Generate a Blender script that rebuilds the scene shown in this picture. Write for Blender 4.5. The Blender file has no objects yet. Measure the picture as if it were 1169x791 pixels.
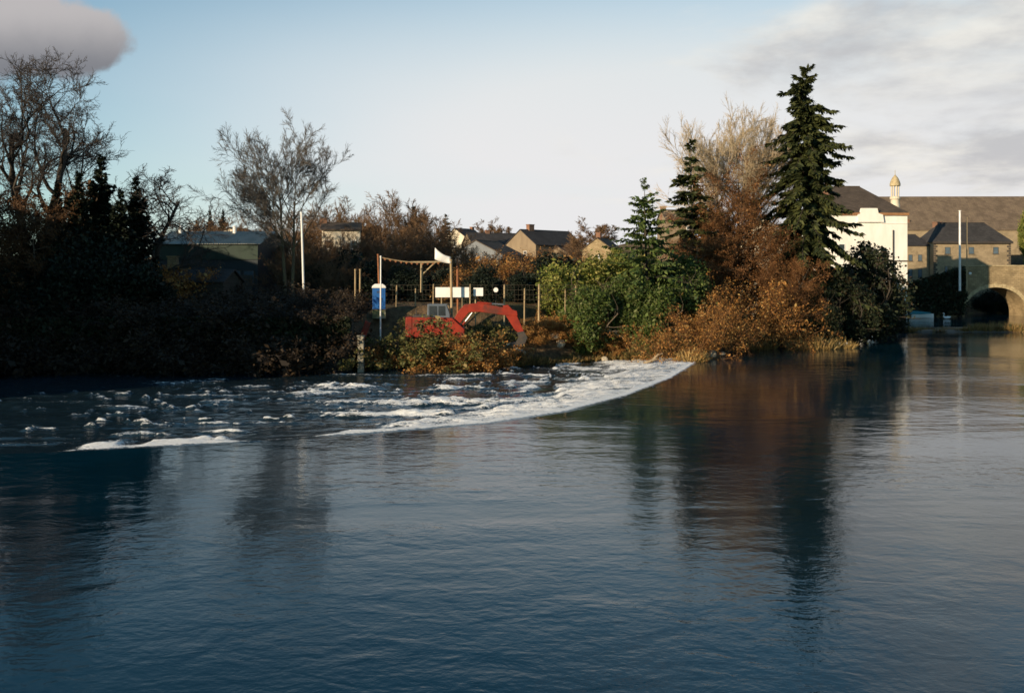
import bpy, math, random
import numpy as np
from mathutils import Vector, Matrix

SC = bpy.context.scene
COL = SC.collection
R = math.radians

# ------------------------------------------------------------------ camera
F, CX, HZ, EYE = 1137.0, 584.5, 320.0, 7.0          # focal length / centre / horizon row in photo pixels, eye height
cam = bpy.data.objects.new('camera', bpy.data.cameras.new('camera'))
COL.objects.link(cam)
cam.location = (0, 0, EYE)
cam.rotation_euler = (R(90), 0, 0)
cam.data.lens = 35.0
cam.data.sensor_width = 36.0
cam.data.shift_y = -(395.5 - HZ) / 1169.0
cam.data.clip_start = 0.1
cam.data.clip_end = 6000
SC.camera = cam

# ------------------------------------------------------------------ sun and sky
SUN_EL = R(12.5)
SUN_AZ = math.atan2(-0.715, -0.70)                    # azimuth from +Y towards +X of the direction to the sun
to_sun = Vector((math.sin(SUN_AZ) * math.cos(SUN_EL), math.cos(SUN_AZ) * math.cos(SUN_EL), math.sin(SUN_EL)))
sl = bpy.data.lights.new('sun', 'SUN')
sl.energy = 5.0
sl.angle = R(0.5)
sl.color = (1.0, 0.80, 0.55)
sun = bpy.data.objects.new('sun', sl)
COL.objects.link(sun)
sun.rotation_euler = (-to_sun).to_track_quat('-Z', 'Y').to_euler()

SC.view_settings.view_transform = 'Standard'
SC.view_settings.look = 'None'
SC.view_settings.exposure = 0.45
SC.view_settings.gamma = 1.0
SC.view_settings.use_curve_mapping = False
SC.render.filter_size = 1.5
try:
    SC.cycles.filter_width = 1.6
except Exception:
    pass

world = bpy.data.worlds.new('World')
SC.world = world
world.use_nodes = True


class NT:
    """tiny node-tree helper"""
    def __init__(s, tree):
        s.t = tree; s.n = tree.nodes; s.l = tree.links

    def node(s, kind, **kw):
        nd = s.n.new(kind)
        for k, v in kw.items():
            if hasattr(nd, k) and k != 'inputs':
                setattr(nd, k, v)
        return nd

    def put(s, sock, v):
        if isinstance(v, bpy.types.NodeSocket):
            s.l.new(v, sock)
        elif v is not None:
            if sock.type == 'RGBA' and len(v) == 3:
                v = (*v, 1)
            sock.default_value = v

    def math(s, op, a, b=None, c=None, clamp=False):
        nd = s.n.new('ShaderNodeMath'); nd.operation = op; nd.use_clamp = clamp
        s.put(nd.inputs[0], a)
        if b is not None: s.put(nd.inputs[1], b)
        if c is not None: s.put(nd.inputs[2], c)
        return nd.outputs[0]

    def vmath(s, op, a, b=None):
        nd = s.n.new('ShaderNodeVectorMath'); nd.operation = op
        s.put(nd.inputs[0], a)
        if b is not None: s.put(nd.inputs[1], b)
        return nd.outputs['Value'] if op in ('LENGTH', 'DOT_PRODUCT', 'DISTANCE') else nd.outputs[0]

    def noise(s, vec, scale, detail=4, rough=0.55, dist=0.0):
        nd = s.n.new('ShaderNodeTexNoise')
        if vec is not None: s.put(nd.inputs['Vector'], vec)
        nd.inputs['Scale'].default_value = scale
        nd.inputs['Detail'].default_value = detail
        nd.inputs['Roughness'].default_value = rough
        nd.inputs['Distortion'].default_value = dist
        return nd.outputs[0]

    def step(s, v, lo, hi, a=0.0, b=1.0):
        nd = s.n.new('ShaderNodeMapRange'); nd.interpolation_type = 'SMOOTHSTEP'
        s.put(nd.inputs[0], v)
        for i, x in zip((1, 2, 3, 4), (lo, hi, a, b)):
            nd.inputs[i].default_value = x
        return nd.outputs[0]

    def mix(s, f, a, b):
        nd = s.n.new('ShaderNodeMix'); nd.data_type = 'RGBA'
        s.put(nd.inputs[0], f); s.put(nd.inputs[6], a); s.put(nd.inputs[7], b)
        return nd.outputs[2]

    def xyz(s, v):
        nd = s.n.new('ShaderNodeSeparateXYZ'); s.put(nd.inputs[0], v); return nd.outputs

    def comb(s, x, y, z):
        nd = s.n.new('ShaderNodeCombineXYZ')
        for i, v in enumerate((x, y, z)): s.put(nd.inputs[i], v)
        return nd.outputs[0]


def build_sky():
    world.node_tree.nodes.clear()
    w = NT(world.node_tree)
    sky = w.node('ShaderNodeTexSky'); sky.sky_type = 'NISHITA'
    sky.sun_disc = False
    sky.sun_elevation = SUN_EL
    sky.sun_rotation = SUN_AZ % (2 * math.pi)
    sky.air_density = 1.0; sky.dust_density = 0.2; sky.ozone_density = 2.2
    S = 0.11                                         # background strength; cloud colours are given as final radiance / S
    d = w.vmath('NORMALIZE', w.node('ShaderNodeTexCoord').outputs['Generated'])
    x, y, z = w.xyz(d)
    zp = w.math('MAXIMUM', z, 0.0)
    # high veil of thin cloud, thickest towards the horizon and thinning to the left where the blue shows
    veil_h = w.step(zp, 0.17, 0.40, 1.0, 0.0)
    az = w.vmath('DOT_PRODUCT', d, Vector((0.35, 0.93, 0.0)).normalized())
    veil_a = w.step(az, 0.62, 0.97, 0.22, 1.0)
    q = w.comb(w.math('DIVIDE', x, w.math('ADD', zp, 0.16)), w.math('DIVIDE', y, w.math('ADD', zp, 0.16)), 0.0)
    broad = w.noise(q, 0.55, 3, 0.5)
    veil = w.math('MULTIPLY', w.math('MULTIPLY', veil_h, veil_a), w.step(broad, 0.2, 0.6, 0.86, 1.06), clamp=True)
    c = lambda r, g, b: (r * .905 / S, g * .905 / S, b * .905 / S)
    skyc = w.vmath('MULTIPLY', sky.outputs[0], (0.66, 0.98, 1.0))
    col = w.mix(veil, skyc, w.mix(w.step(zp, 0.10, 0.30), c(0.665, 0.66, 0.665), c(0.57, 0.625, 0.64)))
    # broken grey stratocumulus, mostly to the right
    qc = w.vmath('ADD', q, (3.1, 0.4, 0.7))
    n1 = w.noise(qc, 1.25, 8, 0.60, 0.35)
    right = w.step(w.vmath('DOT_PRODUCT', d, Vector((0.8, 0.6, 0.1)).normalized()), 0.45, 0.92, -0.22, 0.10)
    dens = w.step(w.math('ADD', n1, right), 0.45, 0.68)
    shade = w.noise(w.vmath('ADD', qc, (0.25, 0.3, 0.0)), 2.2, 6, 0.58)
    ccol = w.mix(w.step(shade, 0.36, 0.66), c(0.41, 0.405, 0.415), c(0.72, 0.69, 0.63))
    col = w.mix(w.math('MULTIPLY', dens, 0.80), col, ccol)
    # a separate cumulus, up to the left
    g = w.comb(w.math('DIVIDE', x, w.math('MAXIMUM', y, 0.05)), w.math('DIVIDE', z, w.math('MAXIMUM', y, 0.05)), 0.0)
    wob = w.noise(g, 11.0, 8, 0.58)
    def puff(cx, cz, rx, rz):
        gx, gz, _ = w.xyz(w.vmath('SUBTRACT', g, (cx, cz, 0.0)))
        r2 = w.math('ADD', w.math('POWER', w.math('DIVIDE', gx, rx), 2.0), w.math('POWER', w.math('DIVIDE', gz, rz), 2.0))
        return w.math('SQRT', r2)
    r = puff(-0.500, 0.246, 0.085, 0.034)
    for a in ((-0.441, 0.244, 0.058, 0.034), (-0.545, 0.262, 0.10, 0.055), (-0.440, 0.232, 0.055, 0.020), (-0.64, 0.262, 0.12, 0.05)):
        r = w.math('SMOOTH_MIN', r, puff(*a), 0.25)
    r = w.math('ADD', r, w.math('MULTIPLY', w.math('SUBTRACT', wob, 0.5), 1.9))
    front = w.math('GREATER_THAN', y, 0.1)
    pm = w.math('MULTIPLY', w.step(r, 1.22, 0.86), front)
    gz = w.xyz(g)[1]
    pcol = w.mix(w.step(w.math('ADD', gz, w.math('MULTIPLY', wob, 0.03)), 0.222, 0.290), c(0.17, 0.165, 0.18), c(0.42, 0.39, 0.385))
    col = w.mix(w.math('MULTIPLY', pm, 0.93), col, pcol)
    # ground side of the dome
    col = w.mix(w.step(z, -0.02, 0.0), c(0.10, 0.095, 0.08), col)
    bg = w.node('ShaderNodeBackground')
    w.put(bg.inputs[0], col); bg.inputs[1].default_value = S
    out = w.node('ShaderNodeOutputWorld')
    w.l.new(bg.outputs[0], out.inputs[0])
    world.cycles.sampling_method = 'MANUAL'
    world.cycles.sample_map_resolution = 512


build_sky()

# ------------------------------------------------------------------ helpers
rng = np.random.default_rng(7)


def at(px, py, d):
    """point in the place seen at a photo pixel, at distance d along the view axis"""
    return Vector(((px - CX) / F * d, d, EYE - (py - HZ) / F * d))


def vnoise(x, y, seed=0):
    xi = np.floor(x).astype(np.int64); yi = np.floor(y).astype(np.int64)
    fx = x - xi; fy = y - yi
    fx = fx * fx * (3 - 2 * fx); fy = fy * fy * (3 - 2 * fy)
    def h(a, b):
        n = (a * 374761393 + b * 668265263 + seed * 1442695041) & 0x7fffffff
        n = ((n ^ (n >> 13)) * 1274126177) & 0x7fffffff
        return ((n ^ (n >> 16)) & 0xffff) / 65535.0
    return (h(xi, yi) * (1 - fx) + h(xi + 1, yi) * fx) * (1 - fy) + (h(xi, yi + 1) * (1 - fx) + h(xi + 1, yi + 1) * fx) * fy


def fbm(x, y, octs=4, seed=0):
    a, s, t = 0.5, 0.0, 0.0
    for o in range(octs):
        s = s + a * vnoise(x * 2 ** o, y * 2 ** o, seed + o * 17); t += a; a *= 0.5
    return s / t


def sst(a, b, x):
    t = np.clip((x - a) / (b - a), 0, 1)
    return t * t * (3 - 2 * t)


def fast_mesh(name, verts, quads, smooth=False):
    me = bpy.data.meshes.new(name)
    verts = np.asarray(verts, dtype=np.float32).reshape(-1, 3)
    quads = np.asarray(quads, dtype=np.int32)
    k = quads.shape[1]; n = len(quads)
    me.vertices.add(len(verts)); me.vertices.foreach_set('co', verts.ravel())
    me.loops.add(n * k); me.loops.foreach_set('vertex_index', quads.ravel())
    me.polygons.add(n)
    me.polygons.foreach_set('loop_start', np.arange(0, n * k, k, dtype=np.int32))
    if smooth: me.polygons.foreach_set('use_smooth', np.ones(n, dtype=bool))
    me.update(calc_edges=True)
    return me


def obj(name, me, mat=None, parent=None, loc=None):
    o = bpy.data.objects.new(name, me)
    COL.objects.link(o)
    if mat is not None and len(me.materials) == 0: me.materials.append(mat)
    if parent is not None: o.parent = parent
    if loc is not None: o.location = loc
    return o


def tag(o, label, cat, group=None):
    o['label'] = label; o['category'] = cat
    if group: o['group'] = group
    return o


def thing(name, label, cat, loc=(0, 0, 0), rotz=0.0, group=None):
    o = bpy.data.objects.new(name, None); COL.objects.link(o)
    o.location = loc; o.rotation_euler = (0, 0, rotz)
    return tag(o, label, cat, group)


class MB:
    def __init__(s): s.v = []; s.f = []

    def add(s, vs, fs):
        b = len(s.v); s.v += [tuple(p) for p in vs]; s.f += [tuple(i + b for i in f) for f in fs]; return s

    def box(s, c, size, rot=None):
        hx, hy, hz = (k / 2 for k in size)
        pts = [Vector((i * hx, j * hy, k * hz)) for k in (-1, 1) for j in (-1, 1) for i in (-1, 1)]
        if rot is not None: pts = [rot @ p for p in pts]
        c = Vector(c)
        return s.add([c + p for p in pts], [(0, 2, 3, 1), (4, 5, 7, 6), (0, 1, 5, 4), (2, 6, 7, 3), (0, 4, 6, 2), (1, 3, 7, 5)])

    def cyl(s, p0, p1, r0, r1=None, n=10, caps=True):
        p0, p1 = Vector(p0), Vector(p1); r1 = r0 if r1 is None else r1
        t = (p1 - p0).normalized()
        u = t.cross(Vector((0, 0, 1)) if abs(t.z) < 0.9 else Vector((1, 0, 0))).normalized(); w = t.cross(u)
        vs = [p + (u * math.cos(2 * math.pi * i / n) + w * math.sin(2 * math.pi * i / n)) * r for p, r in ((p0, r0), (p1, r1)) for i in range(n)]
        fs = [(i, (i + 1) % n, n + (i + 1) % n, n + i) for i in range(n)]
        if caps: fs += [tuple(range(n - 1, -1, -1)), tuple(range(n, 2 * n))]
        return s.add(vs, fs)

    def prism(s, poly, y0, y1, axis='y'):
        """extrude a polygon given in (a, z); along y by default"""
        n = len(poly)
        if axis == 'y': vs = [(a, y0, z) for a, z in poly] + [(a, y1, z) for a, z in poly]
        elif axis == 'x': vs = [(y0, a, z) for a, z in poly] + [(y1, a, z) for a, z in poly]
        else: vs = [(a, z, y0) for a, z in poly] + [(a, z, y1) for a, z in poly]
        fs = [(i, (i + 1) % n, n + (i + 1) % n, n + i) for i in range(n)] + [tuple(range(n - 1, -1, -1)), tuple(range(n, 2 * n))]
        return s.add(vs, fs)

    def lathe(s, prof, c=(0, 0, 0), n=14):
        vs = []; fs = []
        for r, z in prof:
            vs += [(c[0] + r * math.cos(2 * math.pi * i / n), c[1] + r * math.sin(2 * math.pi * i / n), c[2] + z) for i in range(n)]
        for k in range(len(prof) - 1):
            fs += [(k * n + i, k * n + (i + 1) % n, (k + 1) * n + (i + 1) % n, (k + 1) * n + i) for i in range(n)]
        return s.add(vs, fs)

    def mesh(s, name, bevel=0.0, smooth=False):
        import bmesh
        me = bpy.data.meshes.new(name); me.from_pydata(s.v, [], s.f)
        bm = bmesh.new(); bm.from_mesh(me)
        bmesh.ops.recalc_face_normals(bm, faces=bm.faces)
        if bevel: bmesh.ops.bevel(bm, geom=[e for e in bm.edges if e.calc_face_angle(0) > 0.5], offset=bevel, segments=2, affect='EDGES', profile=0.6)
        if smooth:
            for f in bm.faces: f.smooth = True
        bm.to_mesh(me); bm.free()
        return me

    def build(s, name, mat, parent=None, bevel=0.0, smooth=False, loc=None):
        return obj(name, s.mesh(name, bevel, smooth), mat, parent, loc)


# ------------------------------------------------------------------ materials
def mat_base(name):
    m = bpy.data.materials.new(name); m.use_nodes = True
    m.node_tree.nodes.clear()
    n = NT(m.node_tree)
    out = n.node('ShaderNodeOutputMaterial')
    return m, n, out


def surf(name, c1, c2=None, scale=2.0, rough=0.8, bump=0.0, metal=0.0, streak=(1, 1, 1), lo=0.35, hi=0.65, c3=None, spec=0.3):
    m, n, out = mat_base(name)
    p = n.node('ShaderNodeBsdfPrincipled')
    co = n.node('ShaderNodeTexCoord').outputs['Object']
    v = n.vmath('MULTIPLY', co, streak)
    nz = n.noise(v, scale, 6, 0.6)
    col = n.mix(n.step(nz, lo, hi), c1, c2 if c2 else tuple(k * 0.7 for k in c1))
    if c3: col = n.mix(n.step(n.noise(v, scale * 0.27, 4, 0.6), 0.48, 0.62), col, c3)
    n.put(p.inputs['Base Color'], col)
    p.inputs['Roughness'].default_value = rough; p.inputs['Metallic'].default_value = metal
    p.inputs['Specular IOR Level'].default_value = spec
    if bump:
        b = n.node('ShaderNodeBump'); b.inputs['Strength'].default_value = 0.8; b.inputs['Distance'].default_value = bump
        n.put(b.inputs['Height'], n.noise(v, scale * 3, 5, 0.65)); n.l.new(b.outputs[0], p.inputs['Normal'])
    n.l.new(p.outputs[0], out.inputs[0])
    return m


def stone(name, c1, c2, mortar, bw=0.55, bh=0.28, bump=0.03):
    m, n, out = mat_base(name)
    p = n.node('ShaderNodeBsdfPrincipled')
    co = n.node('ShaderNodeTexCoord').outputs['Object']
    x, y, z = n.xyz(co)
    v = n.comb(n.math('ADD', x, n.math('MULTIPLY', y, 0.93)), z, 0.0)
    v = n.vmath('ADD', v, n.vmath('MULTIPLY', n.comb(n.noise(co, 1.3, 3), n.noise(co, 1.7, 3), 0.0), (0.25, 0.25, 0)))
    br = n.node('ShaderNodeTexBrick')
    n.put(br.inputs['Vector'], v)
    br.inputs['Scale'].default_value = 1.0; br.inputs['Brick Width'].default_value = bw; br.inputs['Row Height'].default_value = bh
    br.inputs['Mortar Size'].default_value = 0.02; br.inputs['Mortar Smooth'].default_value = 0.4
    for k, c in zip(('Color1', 'Color2', 'Mortar'), (c1, c2, mortar)): n.put(br.inputs[k], c)
    col = n.mix(n.step(n.noise(co, 0.5, 6, 0.65), 0.42, 0.66, 0, 0.6), br.outputs['Color'], tuple(k * 0.55 for k in c2))
    n.put(p.inputs['Base Color'], col); p.inputs['Roughness'].default_value = 0.9; p.inputs['Specular IOR Level'].default_value = 0.2
    b = n.node('ShaderNodeBump'); b.inputs['Distance'].default_value = bump
    n.put(b.inputs['Height'], n.math('ADD', n.math('MULTIPLY', br.outputs['Fac'], -1.0), n.noise(co, 7.0, 4)))
    n.l.new(b.outputs[0], p.inputs['Normal'])
    n.l.new(p.outputs[0], out.inputs[0])
    return m


def leaf(name, c1, c2, c3=None, trans=0.25, scale=0.5):
    m, n, out = mat_base(name)
    geo = n.node('ShaderNodeNewGeometry')
    co = n.node('ShaderNodeTexCoord').outputs['Object']
    rnd = geo.outputs['Random Per Island']
    f = n.math('ADD', n.math('MULTIPLY', rnd, 0.6), n.math('MULTIPLY', n.noise(co, scale, 3), 0.55))
    col = n.mix(n.step(f, 0.3, 0.85), c1, c2)
    if c3: col = n.mix(n.step(n.math('FRACT', n.math('MULTIPLY', rnd, 7.3)), 0.72, 0.9), col, c3)
    d = n.node('ShaderNodeBsdfPrincipled'); n.put(d.inputs['Base Color'], col)
    d.inputs['Roughness'].default_value = 0.65; d.inputs['Specular IOR Level'].default_value = 0.25
    t = n.node('ShaderNodeBsdfTranslucent'); n.put(t.inputs[0], col)
    mx = n.node('ShaderNodeMixShader'); mx.inputs[0].default_value = trans
    n.l.new(d.outputs[0], mx.inputs[1]); n.l.new(t.outputs[0], mx.inputs[2])
    n.l.new(mx.outputs[0], out.inputs[0])
    return m


M = {}
M['bark_grey'] = surf('bark_grey', (0.085, 0.065, 0.048), (0.15, 0.115, 0.08), 6, 0.9, 0.02, streak=(1, 1, .3))
M['bark_dark'] = surf('bark_dark', (0.035, 0.028, 0.022), (0.06, 0.048, 0.036), 6, 0.9, 0.02, streak=(1, 1, .3))
M['bark_ivy'] = surf('bark_ivy', (0.13, 0.105, 0.05), (0.10, 0.075, 0.05), 3, 0.9, 0.03, streak=(1, 1, .3))
M['twig_grey'] = leaf('twig_grey', (0.10, 0.084, 0.068), (0.15, 0.125, 0.10), trans=0.0)
M['twig_dark'] = leaf('twig_dark', (0.035, 0.028, 0.024), (0.06, 0.046, 0.036), trans=0.0)
M['twig_brown'] = leaf('twig_brown', (0.11, 0.062, 0.032), (0.19, 0.115, 0.06), trans=0.0)
M['twig_pale'] = leaf('twig_pale', (0.34, 0.26, 0.16), (0.48, 0.38, 0.25), trans=0.0)
M['twig_rust'] = leaf('twig_rust', (0.10, 0.045, 0.018), (0.17, 0.08, 0.03), trans=0.0)
M['leaf_rust'] = leaf('leaf_rust', (0.12, 0.050, 0.018), (0.24, 0.105, 0.034), (0.32, 0.18, 0.07), 0.25)
M['leaf_russet'] = leaf('leaf_russet', (0.19, 0.078, 0.02), (0.38, 0.18, 0.045), (0.46, 0.29, 0.10), 0.25)
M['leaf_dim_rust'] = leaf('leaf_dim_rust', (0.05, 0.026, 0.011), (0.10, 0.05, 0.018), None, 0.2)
M['leaf_shaded'] = leaf('leaf_shaded', (0.018, 0.012, 0.007), (0.040, 0.024, 0.011), None, 0.1)  # rust leaf colour darkened to stand for shade on the left bank
M['leaf_fir'] = leaf('leaf_fir', (0.020, 0.028, 0.010), (0.065, 0.072, 0.021), None, 0.1)
M['leaf_spruce'] = leaf('leaf_spruce', (0.035, 0.065, 0.018), (0.105, 0.14, 0.035), None, 0.12)
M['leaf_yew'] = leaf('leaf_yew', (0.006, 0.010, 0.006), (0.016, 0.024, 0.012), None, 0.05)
M['leaf_laurel'] = leaf('leaf_laurel', (0.075, 0.10, 0.016), (0.19, 0.20, 0.04), (0.32, 0.28, 0.08), 0.25)
M['leaf_laurel_deep'] = leaf('leaf_laurel_deep', (0.03, 0.055, 0.011), (0.09, 0.12, 0.024), (0.12, 0.13, 0.05), 0.15)
M['leaf_olive'] = leaf('leaf_olive', (0.06, 0.065, 0.02), (0.13, 0.125, 0.035), (0.24, 0.18, 0.07), 0.25)
M['leaf_ivy'] = leaf('leaf_ivy', (0.012, 0.018, 0.008), (0.026, 0.034, 0.014), (0.04, 0.026, 0.012), 0.1)
M['reed'] = leaf('reed', (0.30, 0.19, 0.06), (0.48, 0.33, 0.13), None, 0.25)
M['dead_grass'] = leaf('dead_grass', (0.17, 0.10, 0.035), (0.30, 0.20, 0.075), (0.10, 0.10, 0.03), 0.2)
M['deadwood'] = surf('deadwood', (0.42, 0.33, 0.21), (0.28, 0.20, 0.12), 4, 0.9, 0.01, streak=(1, 1, .3))
M['rock'] = surf('rock', (0.40, 0.34, 0.25), (0.24, 0.20, 0.15), 2.5, 0.9, 0.04)
M['rock_pale'] = surf('rock_pale', (0.55, 0.48, 0.36), (0.36, 0.30, 0.22), 2.5, 0.9, 0.03)
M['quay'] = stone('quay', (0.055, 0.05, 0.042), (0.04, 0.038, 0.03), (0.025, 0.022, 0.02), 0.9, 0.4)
M['bridge_stone'] = stone('bridge_stone', (0.36, 0.27, 0.15), (0.27, 0.20, 0.11), (0.16, 0.12, 0.08), 0.8, 0.36)
M['arch_stone'] = surf('arch_stone', (0.46, 0.37, 0.22), (0.32, 0.25, 0.14), 2, 0.9, 0.03)
M['rubble_wall'] = stone('rubble_wall', (0.42, 0.32, 0.18), (0.30, 0.22, 0.12), (0.2, 0.15, 0.09), 0.5, 0.24)
M['render_white'] = surf('render_white', (0.80, 0.76, 0.69), (0.72, 0.68, 0.60), 0.6, 0.85, 0.004, streak=(1, 1, .35))
M['render_cream'] = surf('render_cream', (0.62, 0.55, 0.42), (0.52, 0.45, 0.34), 0.8, 0.85, 0.004, streak=(1, 1, .35))
M['render_tan'] = surf('render_tan', (0.24, 0.18, 0.115), (0.19, 0.14, 0.09), 0.8, 0.85, 0.004, streak=(1, 1, .35))
M['clad_slate'] = surf('clad_slate', (0.16, 0.17, 0.18), (0.13, 0.14, 0.15), 0.8, 0.7)
M['frame_dim'] = surf('frame_dim', (0.10, 0.09, 0.075), (0.08, 0.07, 0.06), 2, 0.8)
M['fence_wire'] = surf('fence_wire', (0.10, 0.085, 0.06), (0.07, 0.055, 0.04), 3, 0.8)
M['house_stone'] = stone('house_stone', (0.34, 0.26, 0.16), (0.28, 0.215, 0.135), (0.24, 0.19, 0.13), 0.7, 0.32, 0.015)
M['quoin'] = surf('quoin', (0.085, 0.07, 0.055), (0.06, 0.05, 0.04), 3, 0.9)
M['slate'] = stone('slate', (0.065, 0.060, 0.058), (0.045, 0.042, 0.042), (0.025, 0.024, 0.024), 0.4, 0.22, 0.015)
M['slate_brown'] = stone('slate_brown', (0.115, 0.085, 0.062), (0.085, 0.064, 0.048), (0.05, 0.038, 0.03), 0.5, 0.28, 0.015)
M['roof_long'] = stone('roof_long', (0.19, 0.14, 0.095), (0.15, 0.11, 0.078), (0.10, 0.075, 0.055), 0.6, 0.3, 0.015)
M['brick'] = stone('brick', (0.30, 0.13, 0.07), (0.24, 0.10, 0.055), (0.2, 0.14, 0.1), 0.24, 0.08, 0.008)
M['eaves'] = surf('eaves', (0.33, 0.17, 0.075), (0.25, 0.12, 0.055), 2, 0.8)
M['glass_dark'] = surf('glass_dark', (0.02, 0.025, 0.03), (0.03, 0.035, 0.04), 1, 0.12, spec=0.6)
M['glass_blue'] = surf('glass_blue', (0.06, 0.09, 0.12), (0.09, 0.12, 0.15), 1, 0.15, spec=0.6)
M['paint_white'] = surf('paint_white', (0.78, 0.76, 0.72), (0.68, 0.65, 0.6), 1.2, 0.55, spec=0.4)
M['paint_red'] = surf('paint_red', (0.26, 0.026, 0.011), (0.18, 0.019, 0.010), 1.5, 0.6, c3=(0.10, 0.028, 0.018), spec=0.2)
M['paint_blue'] = surf('paint_blue', (0.015, 0.11, 0.34), (0.012, 0.085, 0.27), 1.5, 0.5, spec=0.4)
M['paint_teal'] = surf('paint_teal', (0.02, 0.13, 0.14), (0.016, 0.10, 0.11), 2, 0.5)
M['paint_turq'] = surf('paint_turq', (0.02, 0.17, 0.19), (0.015, 0.13, 0.15), 2, 0.5)
M['paint_green'] = surf('paint_green', (0.018, 0.036, 0.024), (0.014, 0.028, 0.02), 0.8, 0.6, streak=(1, 1, .2))
M['clad_blue'] = surf('clad_blue', (0.022, 0.03, 0.036), (0.016, 0.024, 0.03), 0.8, 0.6, streak=(1, 1, .2))
M['metal_roof'] = surf('metal_roof', (0.30, 0.30, 0.26), (0.20, 0.21, 0.18), 0.7, 0.6, 0.01, streak=(1, .2, 1))
M['metal_dark'] = surf('metal_dark', (0.035, 0.033, 0.03), (0.06, 0.045, 0.035), 3, 0.6, 0.004)
M['cab_grey'] = surf('cab_grey', (0.09, 0.11, 0.135), (0.07, 0.085, 0.10), 2, 0.5)
M['steel'] = surf('steel', (0.45, 0.44, 0.42), (0.36, 0.35, 0.33), 3, 0.35, metal=0.8)
M['rubber'] = surf('rubber', (0.02, 0.02, 0.02), (0.035, 0.03, 0.025), 4, 0.85)
M['post_wood'] = surf('post_wood', (0.40, 0.30, 0.17), (0.28, 0.20, 0.11), 4, 0.85, 0.004, streak=(1, 1, .2))
M['post_rust'] = surf('post_rust', (0.30, 0.12, 0.05), (0.20, 0.08, 0.04), 4, 0.85, 0.004)
M['concrete'] = surf('concrete', (0.33, 0.30, 0.24), (0.22, 0.20, 0.15), 1.5, 0.9, 0.01, c3=(0.12, 0.13, 0.06))
M['car_dark'] = surf('car_dark', (0.03, 0.04, 0.055), (0.025, 0.033, 0.045), 1, 0.25, spec=0.5)
M['car_silver'] = surf('car_silver', (0.40, 0.40, 0.39), (0.35, 0.35, 0.34), 1, 0.3, spec=0.5)
M['mud'] = surf('mud', (0.085, 0.06, 0.038), (0.14, 0.095, 0.055), 1.2, 0.7, 0.05)
M['feather'] = surf('feather', (0.80, 0.79, 0.76), (0.72, 0.71, 0.68), 9, 0.8)
M['beak'] = surf('beak', (0.6, 0.22, 0.04), None, 4, 0.5)


def ground_material():
    m, n, out = mat_base('ground')
    p = n.node('ShaderNodeBsdfPrincipled')
    co = n.node('ShaderNodeTexCoord').outputs['Object']
    a = n.noise(co, 0.35, 6, 0.65); b = n.noise(co, 1.7, 5, 0.65); c_ = n.noise(co, 0.05, 4, 0.6)
    earth = n.mix(n.step(b, 0.35, 0.65), (0.075, 0.050, 0.030), (0.15, 0.098, 0.055))
    grass = n.mix(n.step(b, 0.35, 0.65), (0.05, 0.055, 0.018), (0.13, 0.11, 0.04))
    col = n.mix(n.step(a, 0.52, 0.68, 0, .8), earth, grass)
    col = n.mix(n.step(c_, 0.56, 0.70, 0, 0.5), col, (0.055, 0.065, 0.022))
    n.put(p.inputs['Base Color'], col); p.inputs['Roughness'].default_value = 0.95; p.inputs['Specular IOR Level'].default_value = 0.1
    bp = n.node('ShaderNodeBump'); bp.inputs['Distance'].default_value = 0.15
    n.put(bp.inputs['Height'], n.noise(co, 3.0, 6, 0.7)); n.l.new(bp.outputs[0], p.inputs['Normal'])
    n.l.new(p.outputs[0], out.inputs[0])
    return m


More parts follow.
